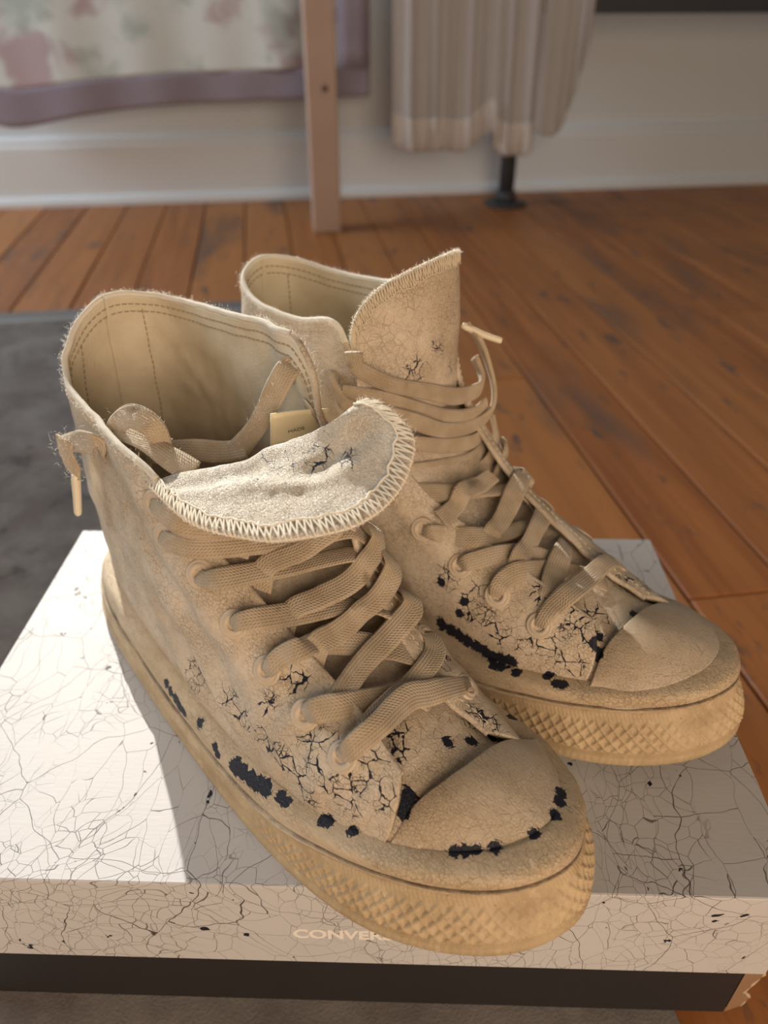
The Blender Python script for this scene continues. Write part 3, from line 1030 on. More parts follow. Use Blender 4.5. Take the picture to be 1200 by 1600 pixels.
    grid_obj('toe_cap', Q * CM, M['cap'], root, flip=(N2[na // 2, 20, 2] < 0), attrs=att(Q))
    spec['L'] = L
    return root, tongue

N_WEAR = [(11.03, -4.46, 2.19, 0.34, 1.0), (11.45, -4.53, 2.1, 0.34, 1.0), (11.95, -4.57, 2.06, 0.34, 1.0), (12.33, -4.62, 1.94, 0.34, 1.0), (12.75, -4.64, 1.95, 0.34, 1.0), (15.45, -4.72, 2.27, 0.34, 1.0), (15.69, -4.77, 2.15, 0.34, 1.0), (16.9, -4.72, 2.51, 0.5, 1.0), (17.4, -4.68, 2.62, 0.5, 1.0), (17.87, -4.64, 2.72, 0.5, 1.0), (18.31, -4.59, 2.81, 0.5, 1.0), (18.72, -4.51, 2.9, 0.5, 1.0), (19.47, -4.29, 3.06, 0.34, 1.0), (19.79, -4.35, 3.09, 0.34, 1.0), (21.46, -3.92, 3.41, 0.34, 1.0), (21.66, -3.82, 3.45, 0.34, 1.0), (22.62, -3.53, 3.67, 0.34, 1.0), (25.9, -1.61, 4.39, 0.34, 1.0), (26.14, -1.35, 4.43, 0.34, 1.0), (25.68, -1.86, 4.36, 0.34, 1.0), (26.54, -0.89, 4.52, 0.34, 1.0), (27.13, 0.31, 4.72, 0.34, 1.0), (26.72, 2.26, 4.57, 0.34, 1.0), (26.87, 1.9, 4.65, 0.34, 1.0), (27.12, 1.35, 4.72, 0.34, 1.0), (14.02, -4.56, 2.32, 0.34, 1.0), (23.51, -1.9, 4.96, 0.5, 1.0), (23.64, -2.19, 4.79, 0.5, 1.0), (23.01, 4.27, 3.63, 0.34, 1.0), (23.08, 0.47, 5.35, 0.34, 1.0), (23.45, 1.25, 5.1, 0.34, 1.0), (23.69, 2.22, 4.7, 0.34, 1.0), (16.9, -4.03, 4.83, 1.0, 0.24), (18.11, -4.0, 4.83, 1.0, 0.24), (18.91, -4.01, 4.69, 1.0, 0.24), (19.59, -3.96, 4.61, 1.0, 0.24), (20.27, -3.91, 4.53, 1.0, 0.24), (19.24, -3.96, 4.79, 1.0, 0.24), (20.67, -3.96, 4.1, 1.0, 0.24), (21.69, -3.6, 5.18, 1.0, 0.24), (22.45, -3.1, 5.67, 1.0, 0.24), (22.57, -2.51, 6.42, 1.0, 0.24), (20.74, -3.04, 6.44, 1.0, 0.24), (20.26, -3.53, 5.74, 1.0, 0.24), (13.08, -3.77, 4.2, 1.0, 0.24), (12.88, -4.09, 3.33, 1.0, 0.24), (21.39, -0.73, 5.82, 1.0, 0.24), (22.11, -1.23, 5.54, 1.0, 0.24), (22.98, 2.06, 5.52, 1.0, 0.24), (23.51, 2.36, 5.23, 1.0, 0.24), (22.23, -3.51, 4.62, 1.0, 0.24), (16.07, -4.01, 5.16, 1.0, 0.24), (18.6, -2.72, 7.28, 1.0, 0.24), (18.16, -3.6, 6.27, 1.0, 0.24), (23.44, -2.87, 5.66, 1.0, 0.24), (20.76, 2.46, 6.33, 1.0, 0.24), (18.88, 2.56, 7.26, 1.0, 0.24), (20.8, -3.7, 5.4, 1.0, 0.24)]
F_WEAR = [(17.16, -4.15, 3.6, 0.5, 1.0), (17.7, -4.13, 3.55, 0.5, 1.0), (18.17, -4.14, 3.54, 0.5, 1.0), (18.6, -4.14, 3.51, 0.5, 1.0), (19.1, -4.08, 3.41, 0.5, 1.0), (19.51, -4.03, 3.38, 0.5, 1.0), (19.91, -4.01, 3.36, 0.5, 1.0), (20.32, -3.99, 3.48, 0.5, 1.0), (20.72, -3.98, 3.59, 0.5, 1.0), (20.18, -4.27, 3.16, 0.34, 1.0), (20.45, -4.19, 3.22, 0.34, 1.0), (21.18, -4.08, 3.34, 0.34, 1.0), (22.9, -3.76, 3.68, 0.34, 1.0), (23.13, -3.74, 3.72, 0.34, 1.0), (22.42, -3.6, 3.62, 0.34, 1.0), (16.75, -3.78, 5.57, 0.34, 1.0), (18.06, -3.83, 5.26, 0.34, 1.0), (17.98, -3.99, 4.65, 0.34, 1.0), (23.73, -2.62, 5.65, 0.5, 1.0), (23.65, -2.19, 4.75, 0.5, 1.0), (23.38, -1.6, 5.05, 0.34, 1.0), (23.82, 0.52, 5.14, 0.34, 1.0), (21.23, -3.78, 4.65, 1.0, 0.24), (21.94, -3.48, 4.91, 1.0, 0.24), (19.99, -3.87, 4.83, 1.0, 0.24), (22.62, -2.84, 5.79, 1.0, 0.24), (20.94, -2.28, 6.6, 1.0, 0.24), (23.1, -2.61, 5.94, 1.0, 0.24), (18.38, -3.8, 5.25, 1.0, 0.24), (18.52, -3.58, 5.73, 1.0, 0.24), (22.56, -3.42, 4.56, 1.0, 0.24), (23.32, -3.18, 4.53, 1.0, 0.24), (19.23, -3.79, 5.2, 1.0, 0.24), (16.97, -3.63, 5.97, 1.0, 0.24), (22.54, -2.35, 6.28, 1.0, 0.24), (22.72, -0.84, 5.37, 1.0, 0.24), (22.54, 1.96, 5.49, 1.0, 0.24), (23.28, 2.83, 5.0, 1.0, 0.24), (21.65, 2.01, 5.89, 1.0, 0.24)]
NEAR = dict(
    pose=(-0.1355, 0.3408, -48.0),
    heel=(0, (0.75, 0, 9.0), (1.6, 0, 15.9)),
    near=[(1.6, (1.35, -2.6, 8.5), (1.9, -2.0, 14.7)), (4, (4.3, -3.4, 8.5), (3.2, -3.0, 13.5)), (8, (7.8, -3.7, 8.3), (6.6, -3.45, 13.1)),
          (11.5, (11.2, -4.0, 8.2), (10.4, -3.6, 12.9)), (13.3, (13.6, -4.1, 8.0), (12.3, -3.45, 12.2)), (15, (15.2, -4.3, 7.6), (13.9, -3.0, 10.7)),
          (17.2, (17, -4.3, 6.9), (16.2, -2.4, 9.1)), (19.4, (19.2, -4.3, 6.2), (18.4, -2.05, 7.9)), (21.6, (21.3, -4.2, 5.8), (20.8, -1.95, 7.2)),
          (23.7, (24.2, -2.9, 5.6), (23.5, -2.2, 6.35))],
    far=[(1.6, (1.35, 2.6, 8.5), (2.2, 2.0, 15.8)), (4, (4, 3.3, 9), (4.4, 2.95, 15.7)), (8, (7.8, 3.4, 9), (8.6, 3.1, 16.1)),
         (11.5, (11.0, 3.4, 9.5), (10.3, 3.1, 16.25)), (13.3, (13.4, 3.5, 8.8), (12.2, 3.0, 16.0)), (15, (15.1, 3.7, 8.2), (14.0, 2.85, 13.8)),
         (17, (17, 3.9, 7.4), (16.4, 1.9, 10.4)), (19, (19, 4.0, 6.6), (18.0, 1.55, 8.5)), (21.4, (21.5, 3.9, 5.8), (21.2, 1.4, 6.5)),
         (24.5, (24.6, 3.0, 5.0), (23.7, 1.95, 5.2))],
    rough=1.25,
    cap_back=[(23.92, -2.97, 4.2), (23.9, -1.87, 5.0), (24.09, -0.88, 5.4), (24.22, 0.37, 5.5), (24.2, 1.57, 5.3), (24.26, 2.59, 4.85), (24.52, 3.82, 3.95)],
    cap_front=[(23.92, -2.97, 4.2), (24.66, -2.58, 4.3), (25.78, -1.68, 4.5), (26.65, -0.53, 4.65), (27.11, 0.83, 4.65), (26.8, 2.05, 4.5), (25.93, 3.07, 4.25), (24.52, 3.82, 3.95)],
    vamp=[(24.8, 4.95, 2.9, 1.1, 0.0, 0.2), (23.2, 5.35, 3.1, 1.7, 0.0, -0.1), (21.6, 5.8, 3.3, 1.8, 0, 0), (19.6, 6.5, 3.2, 0.9, 0, 0), (17.6, 7.2, 3.0, 0.6, 0, 0), (15.8, 8.2, 3.0, 0.4, 0, 0),
          (14.4, 9.4, 3.0, 0.3, 0, 0), (13.5, 10.8, 2.8, 0.2, 0, 0), (13.3, 12.3, 2.4, 0.2, 0, 0.0)],
    wear=N_WEAR)
FAR = dict(
    pose=(-0.0726, 0.398, -42.5),
    heel=(0, (0.75, 0, 9.0), (1.2, 0, 15.9)),
    near=[(1.6, (1.35, -2.5, 8.5), (1.8, -1.7, 15.4)), (4, (4, -3.2, 8.8), (4.0, -2.7, 14.9)), (8, (7.4, -3.3, 8.8), (7.2, -2.9, 14.9)),
          (11.2, (10.3, -3.3, 8.8), (9.4, -2.85, 15.3)), (13, (12.6, -3.6, 8.0), (10.5, -2.8, 14.0)), (14.8, (14.4, -4.0, 7.0), (11.8, -2.6, 11.6)),
          (16.8, (16.3, -4.2, 6.4), (13.9, -2.4, 8.9)), (19, (18.7, -4.3, 5.9), (16.8, -2.1, 7.6)), (21.3, (21, -4.3, 5.5), (19.6, -2.1, 6.9)),
          (23.8, (24.2, -3.0, 5.5), (23.3, -2.2, 6.2))],
    far=[(1.6, (1.35, 2.5, 8.5), (1.9, 1.8, 15.6)), (4, (4, 3.2, 8.8), (4.2, 2.7, 15.2)), (8, (7.4, 3.3, 8.8), (7.0, 2.9, 15.3)),
         (11.2, (10.6, 3.3, 9.0), (9.8, 2.7, 15.7)), (13, (12.8, 3.5, 8.3), (11.2, 2.6, 14.6)), (14.8, (14.6, 3.8, 7.4), (12.6, 2.4, 12.2)),
         (16.8, (16.5, 4.0, 6.7), (14.4, 2.1, 9.8)), (19, (18.8, 4.1, 6.1), (16.8, 1.9, 8.0)), (21.4, (21.4, 4.0, 5.5), (20.8, 1.6, 6.25)),
         (24.5, (24.6, 3.0, 4.95), (23.7, 2.0, 5.1))],
    rough=0.8,
    cap_back=[(24.1, -3.24, 4.2), (23.89, -2.07, 5.0), (23.95, -1.22, 5.4), (24.03, -0.2, 5.5), (24.05, 1.04, 5.3), (24.19, 2.3, 4.85), (24.38, 3.99, 3.95)],
    cap_front=[(24.1, -3.24, 4.2), (25.48, -2.65, 4.35), (26.45, -1.67, 4.5), (27.16, -0.37, 4.6), (27.34, 0.89, 4.6), (26.94, 2.16, 4.4), (25.94, 3.31, 4.2), (24.38, 3.99, 3.95)],
    vamp=[(24.8, 4.95, 2.9, 1.1, 0.0, 0.2), (23.2, 5.3, 3.1, 1.7, 0.0, -0.1), (21.6, 5.7, 3.3, 1.8, 0, 0), (19.6, 6.3, 3.2, 0.9, 0, 0), (17.6, 6.8, 3.0, 0.6, 0, 0), (15.8, 7.6, 3.0, 0.4, 0, 0),
          (14.2, 8.7, 3.1, 0.4, -0.3, 0), (12.9, 10.2, 3.2, 0.3, -0.6, 0), (12.3, 11.8, 3.2, 0.0, -0.9, 0)],
    wear=F_WEAR)
near_shoe, near_tongue = make_shoe('high_top_shoe', NEAR['pose'], False, NEAR)
far_shoe, far_tongue = make_shoe('high_top_shoe', FAR['pose'], False, FAR)
tag(near_shoe, 'cream painted high-top shoe in front, its tongue folded forward over the laces', 'shoe', 'pair of high-top shoes on the box')
tag(far_shoe, 'cream painted high-top shoe at the back, its tongue standing upright', 'shoe', 'pair of high-top shoes on the box')

# ---- near shoe: the tongue's top folded forward over the laces
def coons_flap(A, B, sag, n=120, m=44, bulge=0.25):
    A = resample(cr(np.array(A), 12), n); B = resample(cr(np.array(B), 12), n)
    t = np.linspace(0, 1, m)[None, :, None]
    Q = A[:, None] * (1 - t) + B[:, None] * t
    s = np.sin(np.pi * np.linspace(0, 1, n))[:, None]
    Q[..., 2] += sag * np.sin(np.pi * t[..., 0]) * s ** .6
    return Q
FOLD = [(11.5, -3.65, 12.4), (12.4, -1.5, 12.6), (14.2, 0.4, 13.5), (16.3, 1.5, 15.1), (16.6, 2.2, 15.6)]
RIM = [(11.5, -3.65, 12.4), (14.7, -3.7, 12.4), (17.3, -2.8, 12.7), (18.5, -1.9, 13.0), (19.4, -0.35, 13.25), (19.6, 1.1, 13.85), (19.2, 2.2, 14.85), (18.5, 2.45, 15.35), (17.3, 2.45, 15.65), (16.6, 2.2, 15.6)]
Q = coons_flap(FOLD, RIM, 0.30)
N2 = normals_of(Q)
fl = N2[60, 20, 2] < 0
if fl: N2 = -N2
xi = Q[..., 0] - Q[..., 1] * 0.35
mid = sstep(0.05, 0.3, np.linspace(0, 1, 44))[None] * 1.0
wr = (np.sin((Q[..., 1] * 0.9 - Q[..., 0] * 0.8) * 3.1 + 2.4 * vnoise(Q, 0.5, 41)) * 0.13 + 0.12 * vnoise(Q * (1, 1, .5), 1.2, 42)) * (1 - sstep(0.45, 0.80, np.linspace(0, 1, 44))[None]) * (1 - sstep(1.6, 2.8, Q[..., 1]))
Q = Q + N2 * (wr * np.sin(np.pi * np.linspace(0, 1, 120))[:, None] ** .5 + 0.02 * vnoise(Q, 3, 43))[..., None]
NEAR['flap'] = (Q, N2)
near_flap = grid_obj('tongue_flap', Q * CM, [M['tongue_grain'], M['lining']], near_shoe, flip=bool(fl), attrs={'wear': wear_field(Q, [(14.8, -0.6, 13.2, 1.6, 0.16), (16.2, 0.4, 14.0, 1.4, 0.22), (17.4, 0.9, 14.4, 0.9, 0.22), (13.6, -1.8, 12.8, 1.3, 0.10)])})
m = near_flap.modifiers.new('thickness', 'SOLIDIFY'); m.thickness = 0.0026; m.offset = -1; m.material_offset = 1

# ---- far shoe: the tongue standing up
BOT = [(11.2, -3.4, 11.2), (12.2, -2.4, 11.2), (12.9, -0.8, 11.2), (13.0, 0.8, 11.2), (12.6, 2.1, 11.2), (11.6, 2.9, 11.2), (10.6, 3.0, 11.2)]
TOP = [(10.9, -3.2, 14.9), (11.0, -2.95, 16.0), (11.5, -2.2, 17.0), (12.0, -1.2, 17.5), (12.45, 0.6, 17.9), (12.3, 2.05, 17.85), (11.3, 2.7, 17.2)]
A = resample(cr(np.array(BOT), 12), 110); B = resample(cr(np.array(TOP), 12), 110)
t = np.linspace(0, 1, 50)[None, :, None]
Q = A[:, None] * (1 - t) + B[:, None] * t
Q[..., 0] += 0.25 * np.sin(np.pi * t[..., 0])
N2 = normals_of(Q); fl = N2[55, 25, 0] < 0
if fl: N2 = -N2
Q = Q + N2 * (0.06 * vnoise(Q, 0.6, 51) + 0.02 * vnoise(Q, 1.6, 52))[..., None]
FAR['flap'] = (Q, N2)
far_flap = grid_obj('tongue_flap', Q * CM, [M['leather'], M['lining']], far_shoe, flip=bool(fl), attrs={'wear': wear_field(Q, [(12.5, 0.2, 14.2, 0.9, 0.30), (12.4, -1.0, 13.4, 1.2, 0.2), (12.5, 0.6, 14.4, 0.22, 0.9), (12.6, 1.2, 13.0, .8, .2)])})
m = far_flap.modifiers.new('thickness', 'SOLIDIFY'); m.thickness = 0.0026; m.offset = -1; m.material_offset = 1

# ------------------------------------------------------------------ laces, eyelets, stitching
NEAR_LACES = {
    'N1': [(21.5, -3.05, 5.99), (21.83, -3.02, 6.57), (22.04, -2.72, 7.05), (22.1, -1.89, 7.26), (21.86, -0.86, 6.93), (21.79, -0.01, 6.8), (21.99, 1.19, 6.62), (21.91, 2.25, 6.01), (22.11, 2.62, 5.98)],
    'H2': [(19.58, -3.05, 6.43), (20.07, -3.1, 7.12), (20.28, -2.85, 7.23), (20.68, -2.4, 7.36), (20.81, -1.39, 6.99), (20.93, -0.61, 6.7), (21.21, 0.36, 6.43)],
    'H3': [(17.59, -3.2, 7.11), (17.99, -3.22, 7.79), (18.12, -2.85, 8.1), (18.53, -2.3, 8.43), (18.32, -1.34, 7.87), (19.02, -0.14, 7.55), (19.6, 0.59, 7.31), (20.16, 1.09, 7.1)],
    'H4': [(15.8, -3.28, 8.1), (16.29, -3.35, 8.73), (16.68, -2.85, 8.84), (16.96, -1.97, 8.65), (17.39, -0.86, 8.51), (17.78, 0.31, 8.32), (18.35, 1.07, 8.12), (18.92, 1.52, 7.91)],
    'H5': [(14.0, -3.42, 9.5), (14.44, -3.5, 9.63), (15.08, -3.15, 9.83), (15.49, -1.94, 9.74), (15.92, -0.84, 9.64), (16.38, 0.29, 9.62), (16.95, 1.52, 9.61)],
    'H6': [(12.0, -3.7, 10.37), (12.72, -3.82, 10.56), (13.73, -3.4, 10.59), (14.35, -2.47, 10.5), (14.87, -1.44, 10.45), (15.69, 0.26, 10.32), (16.36, 1.72, 10.33)],
    'H7': [(11.8, -3.7, 11.59), (12.99, -3.75, 11.77), (13.83, -3.3, 11.56), (14.5, -1.14, 10.88), (15.83, 1.39, 10.79)],
    'D2': [(19.82, 2.62, 6.87), (20.2, 2.55, 6.85), (20.65, 2.2, 6.82), (21.05, 1.37, 6.9), (21.32, 0.04, 6.76), (21.65, -1.49, 7.05), (21.81, -2.19, 7.24)],
    'D3': [(17.8, 2.95, 7.64), (18.81, 2.6, 8.16), (19.31, 2.3, 8.08), (19.47, 1.72, 7.91), (19.62, 0.56, 7.66), (19.9, -0.89, 7.51), (20.3, -1.99, 7.68)],
    'D4': [(16.77, 3.0, 8.87), (17.67, 2.65, 9.25), (18.2, 2.3, 9.04), (18.42, 1.39, 8.54), (18.45, 0.36, 8.23), (18.47, -0.86, 8.08), (18.5, -1.69, 8.14)],
    'D5': [(15.71, 3.0, 9.76), (16.74, 2.7, 10.11), (17.22, 2.4, 9.8), (17.51, 1.57, 9.33), (17.51, 0.56, 9.02), (17.32, -0.49, 8.95), (17.03, -1.57, 9.0)],
}
FAR_LACES = {
    'F1': [(21.49, -3.25, 5.56), (21.6, -3.2, 6.03), (21.65, -2.75, 6.27), (21.98, -2.04, 6.94), (21.79, 0.09, 6.42), (21.77, 1.29, 6.37), (21.7, 2.4, 5.84), (21.72, 2.8, 5.31)],
    'F2': [(19.33, -3.3, 5.99), (19.38, -3.35, 6.51), (19.4, -2.85, 6.7), (19.75, -2.22, 6.89), (20.28, -0.76, 6.46), (21.2, 0.24, 6.08), (21.88, 0.76, 5.81)],
    'F3': [(17.33, -3.22, 6.42), (17.67, -3.35, 6.89), (17.91, -2.9, 6.93), (18.6, -2.07, 7.16), (19.3, -0.94, 6.78), (20.06, -0.26, 6.47)],
    'F4': [(15.18, -3.25, 7.31), (15.69, -3.4, 7.6), (16.19, -2.8, 7.35), (17.25, -2.27, 7.49), (17.87, -0.79, 7.2), (18.26, 0.46, 7.12)],
    'F5': [(13.07, -3.3, 8.4), (13.97, -2.8, 8.56), (15.2, -1.17, 8.38), (16.2, 0.64, 8.06), (16.68, 1.37, 7.93)],
    'FD5': [(15.85, -2.82, 8.03), (15.73, -1.54, 8.15), (15.67, -0.06, 8.31), (15.76, 1.04, 8.53)],
    'FD4': [(16.47, 2.9, 7.62), (16.46, 2.6, 8.11), (16.86, 1.57, 8.23), (17.35, -0.14, 7.74), (17.61, -1.42, 7.66)],
    'FD3': [(17.96, 2.9, 6.22), (17.9, 2.5, 6.73), (18.66, 0.74, 7.34), (19.05, -0.64, 7.15), (19.42, -1.94, 7.28)],
    'FD2': [(19.34, 2.9, 5.3), (19.27, 2.5, 5.72), (20.18, 0.41, 6.75), (20.59, -0.81, 6.73), (21.13, -2.19, 6.99)],
    'S1': [(11.58, -3.6, 14.89), (11.67, -3.45, 14.19), (12.29, -2.5, 13.36), (12.69, -0.8, 12.52), (13.16, 1.0, 11.72), (13.33, 2.4, 11.57), (13.11, 3.0, 11.96), (12.49, 3.2, 12.68)],
    'S2': [(10.8, -3.5, 12.76), (12.04, -2.6, 12.57), (12.67, -1.4, 11.88), (13.06, 0.2, 11.0), (13.53, 1.8, 10.59), (13.59, 2.8, 10.84)],
    'S3': [(12.13, -2.9, 12.13), (12.99, -1.5, 11.37), (13.36, 0.0, 10.46), (13.71, 1.6, 10.12), (13.89, 2.7, 10.44), (13.74, 3.2, 11.26), (13.26, 3.3, 12.39), (12.68, 3.2, 13.53), (12.03, 3.0, 14.26)],
    'S4': [(12.41, -2.8, 10.61), (13.25, -1.5, 10.39), (13.48, -0.1, 9.7), (13.85, 1.5, 9.39), (13.84, 2.5, 9.61)],
    'S5': [(12.5, -2.9, 9.44), (13.23, -1.7, 9.07), (13.62, -0.2, 8.73), (13.99, 1.4, 8.57), (13.92, 2.4, 8.69)],
    'S6': [(13.45, -2.2, 8.36), (13.61, -1.3, 8.35), (13.96, 0.0, 8.07), (14.27, 1.4, 8.0), (14.48, 2.3, 8.41), (14.28, 2.9, 9.18), (13.75, 3.2, 10.07)],
    'S7': [(15.2, 1.3, 7.35), (15.05, 2.1, 8.01), (14.96, 2.8, 8.74), (14.41, 3.3, 8.79)],
    'FL': [(16.75, 1.4, 7.08), (16.61, 2.3, 7.67), (16.56, 2.9, 8.02), (15.64, 3.4, 7.41)],
}
NEAR_INNER = {
    'in_long': [(11.63, 3.0, 15.03), (12.03, 2.45, 15.22), (11.94, 2.05, 14.67), (11.57, 1.6, 13.6), (11.09, 1.2, 12.57), (10.24, 0.7, 11.42), (9.28, 0.4, 10.5)],
    'in_back': [(6.19, -1.4, 10.49), (7.55, -0.9, 11.04), (8.58, -0.3, 11.25), (9.73, 0.4, 11.38), (10.79, 1.0, 11.78)],
    'in_arch': [(7.47, -3.0, 12.37), (7.95, -2.9, 13.15), (8.81, -2.65, 13.73), (9.72, -2.35, 13.6), (9.95, -2.2, 12.92), (9.55, -2.1, 11.72)],
    'in_front': [(6.59, -3.05, 11.73), (7.51, -2.95, 12.68), (9.12, -2.7, 12.93), (10.5, -2.4, 12.73), (12.12, -2.1, 12.5)],
    'in_drop': [(7.43, -2.5, 10.09), (7.84, -2.45, 10.79), (8.23, -2.3, 11.42), (8.43, -2.1, 11.82)],
    'tail_a': [(6.8, -3.3, 11.55), (7.58, -3.8, 12.37), (6.79, -3.95, 12.24), (5.52, -4.05, 11.75), (4.17, -4.1, 11.02)],
    'tail_b': [(5.56, -4.3, 12.0), (5.33, -4.3, 11.4), (5.32, -4.25, 10.79), (5.29, -4.2, 10.25), (5.18, -4.2, 9.82)],
}
AGLET_N = [(5.37, -4.2, 10.16), (4.87, -4.2, 9.01), (4.2, -4.2, 7.55)]
AGLET_F = [(12.03, 3.0, 14.26), (12.37, 3.2, 14.11), (13.02, 3.5, 13.88), (13.7, 3.9, 13.67)]
LABEL = [(12.11, 1.35, 12.49), (13.27, 3.3, 12.88), (12.68, 1.1, 13.97), (13.58, 3.1, 13.85)]
def lace_up(name, P):
    P = np.asarray(P, float)
    if name[0] == 'S':
        U = np.c_[P[:, 0] - 10.6, P[:, 1] * 0.9, 0.5 + 0 * P[:, 0]]
    elif name == 'FL':
        U = np.c_[0.5 + 0 * P[:, 0], 0.5 + 0 * P[:, 0], 0.7 + 0 * P[:, 0]]
    elif name.startswith('in_') or name.startswith('tail'):
        v = {'in_long': (0.6, -0.7, 0.35), 'in_back': (0.7, -0.4, 0.6), 'in_arch': (0.55, -0.5, 0.65), 'in_front': (0.5, -0.45, 0.75), 'in_drop': (0.6, -0.7, 0.3), 'tail_a': (0.5, -0.75, 0.4), 'tail_b': (0.5, -0.8, 0.3)}[name]
        U = np.tile(np.array(v), (len(P), 1))
    else:
        U = np.c_[0.38 + 0 * P[:, 0] + 0.25 * np.clip((16 - P[:, 0]) / 4, 0, 1), 0.27 * P[:, 1], 0.85 + 0 * P[:, 0]]
    return U / np.linalg.norm(U, axis=1, keepdims=True)

def lace_path(name, pts):
    p = [np.array(q, float) for q in pts]
    if name[0] == 'H' or name in ('F2', 'F3', 'F4', 'F5'):
        p.append(p[-1] + np.array([0.30, 0.75, -0.75]))
        p.append(p[-1] + np.array([0.15, 0.6, -0.9]))
    elif name[0] == 'D' or name in ('FD2', 'FD3', 'FD4'):
        p[-1] = p[-1] + np.array([0, 0, -0.42]); p[-2] = p[-2] + np.array([0, 0, -0.08])
        p.append(p[-1] + np.array([0.15, -0.55, -0.75]))
    if name[0] in 'HN' or name in ('F1', 'F2', 'F3', 'F4'):
        d = p[0] - p[1]
        p.insert(0, p[0] + np.array([0, 0.35, -0.45]))
    return np.array(p)

def lace_mesh(strands, width, th, root, name='shoelace'):
    b = MB()
    placed = []
    order = lambda nm: 2 if nm in ('N1', 'F1') else (1 if nm[0] == 'D' or nm.startswith('FD') else 0)
    for k, nm in enumerate(sorted(strands, key=order)):
        pts = strands[nm]
        C = lace_path(nm, pts)
        P = resample(cr(C, 14), 90)
        t = np.linspace(0, 1, 90)
        P = P + 0.025 * np.stack([vnoise(P + k * 7, 0.7, 61), vnoise(P + k * 7, 0.7, 62), vnoise(P + k * 7, 0.8, 63)], 1)
        U = lace_up(nm, P)
        if nm[0] == 'S':
            P = P + U * 0.22
        if order(nm) > 0:                     # lies over the strands already laced
            push = np.zeros(90)
            for R in placed:
                d = np.linalg.norm(P[:, None, :2] - R[None, :, :2], axis=2)
                j = d.argmin(1)
                need = R[j, 2] + 0.24 - P[:, 2]
                push = np.maximum(push, np.where((d.min(1) < 0.55) & (need > 0) & (need < 0.9), need, 0))
            push *= sstep(0.0, 0.12, t) * (1 - sstep(0.80, 0.92, t))
            kern = np.exp(-np.linspace(-2, 2, 21) ** 2); kern /= kern.sum()
            P[:, 2] += 1.15 * np.convolve(np.pad(push, 10, mode='edge'), kern, 'valid')
        placed.append(P[6:84])
        # the lace rolls a little about its length
        roll = 0.22 * vnoise(np.c_[t * 3, t * 0 + k, t * 0], 1.0, 64) + 0.15 * np.sin(t * 3.1 + k)
        T, U1, B1 = frames(P, U)
        U2 = U1 * np.cos(roll)[:, None] + B1 * np.sin(roll)[:, None]
        w = width * (1.0 + 0.08 * np.sin(t * 9 + k * 2.1))
        tk = th
        if nm[0] in 'HN' or nm in ('F1', 'F2', 'F3', 'F4'):
            w = w * (0.55 + 0.45 * sstep(0.02, 0.28, t))
        if nm == 'tail_b':
            w = w * (1 - 0.5 * sstep(0.55, 1.0, t))
        if nm[0] == 'S':
            w = w * 0.82; tk = th * 1.6
        if nm == 'S3':
            w = w * (1 - 0.5 * sstep(0.85, 1.0, t))
        b.ribbon(P * CM, U2, w * CM, tk * CM * (1.15 - 0.25 * (w / width)))
    return b.build(name, M['lace'], root)

NEAR_LACES['D6'] = [(14.6, 3.2, 11.4), (15.6, 2.6, 12.0), (16.3, 1.6, 11.2), (16.2, 0.0, 10.4), (15.6, -1.5, 10.3)]  # this and the next: unseen strands added under the flap to block sun
NEAR_LACES['D7'] = [(13.4, 3.1, 13.0), (14.4, 2.6, 13.2), (15.3, 1.6, 12.0), (15.2, 0.0, 11.2), (14.4, -1.6, 11.2)]
near_lace = lace_mesh({**NEAR_LACES, **NEAR_INNER}, 0.90, 0.17, near_shoe)
FAR_LACES['S8'] = [(9.9, -2.9, 12.9), (10.1, -3.45, 13.1), (10.5, -3.55, 12.8), (11.0, -3.5, 12.3), (11.7, -3.0, 12.0)]
far_lace = lace_mesh(FAR_LACES, 0.92, 0.17, far_shoe)

def aglet(pts, r0, r1, parent):
    P = resample(cr(np.array(pts), 10), 24)
    b = MB()
    t = np.linspace(0, 1, 24)
    R = np.where(t < 0.05, r0 * 0.85, r0 + (r1 - r0) * t)
    R[-1] *= 0.8
    b.tube(P * CM, R * CM, 14)
    return b.build('aglet', M['aglet'], parent)
aglet(AGLET_N, 0.20, 0.17, near_lace)
aglet(AGLET_F, 0.17, 0.15, far_lace)

def snap(spec, side, pt):
    q, n = spec['quarter_' + side]
    d = ((q - np.array(pt)) ** 2).sum(-1)
    i = np.unravel_index(np.argmin(d), d.shape)
    return q[i], n[i]

EYE = None
def eyelet(p, n, root):
    """raised painted ring with a dark hole"""
    global EYE
    if EYE is None:
        prof = [(0.56, -0.05), (0.54, 0.03), (0.47, 0.055), (0.43, 0.035), (0.39, 0.065), (0.33, 0.09), (0.27, 0.08), (0.235, 0.04), (0.22, -0.03), (0.20, -0.035), (0.0, -0.035)]
        a = np.linspace(0, 2 * np.pi, 40, endpoint=False)
        V = np.array([[(r * math.cos(x), r * math.sin(x), z) for r, z in prof] for x in a]) * CM
        m = len(prof)
        F = grid_faces(40, m, True, flip=False)
        EYE = (V.reshape(-1, 3), F, m)
        me = bpy.data.meshes.new('eyelet')
        me.from_pydata([tuple(v) for v in EYE[0]], [], F)
        me.materials.append(M['metal']); me.materials.append(M['gap'])
        me.polygons.foreach_set('use_smooth', [True] * len(me.polygons))
        me.polygons.foreach_set('material_index', [1 if (i % (m - 1)) >= m - 3 else 0 for i in range(len(me.polygons))])  # inner disc dark: shade inside the hole put into colour
        EYE = me
    o = link(bpy.data.objects.new('eyelet', EYE), root)
    o.location = Vector(p * CM) + Vector(n) * 0.0001
    o.rotation_euler = Vector(n).to_track_quat('Z', 'Y').to_euler()
    return o
NE = [(21.62, -3.08, 6.2), (19.66, -3.1, 6.61), (17.65, -3.23, 7.24), (15.92, -3.3, 8.32), (14.07, -3.44, 9.61), (12.2, -3.71, 10.42), (11.72, -3.67, 11.53)]
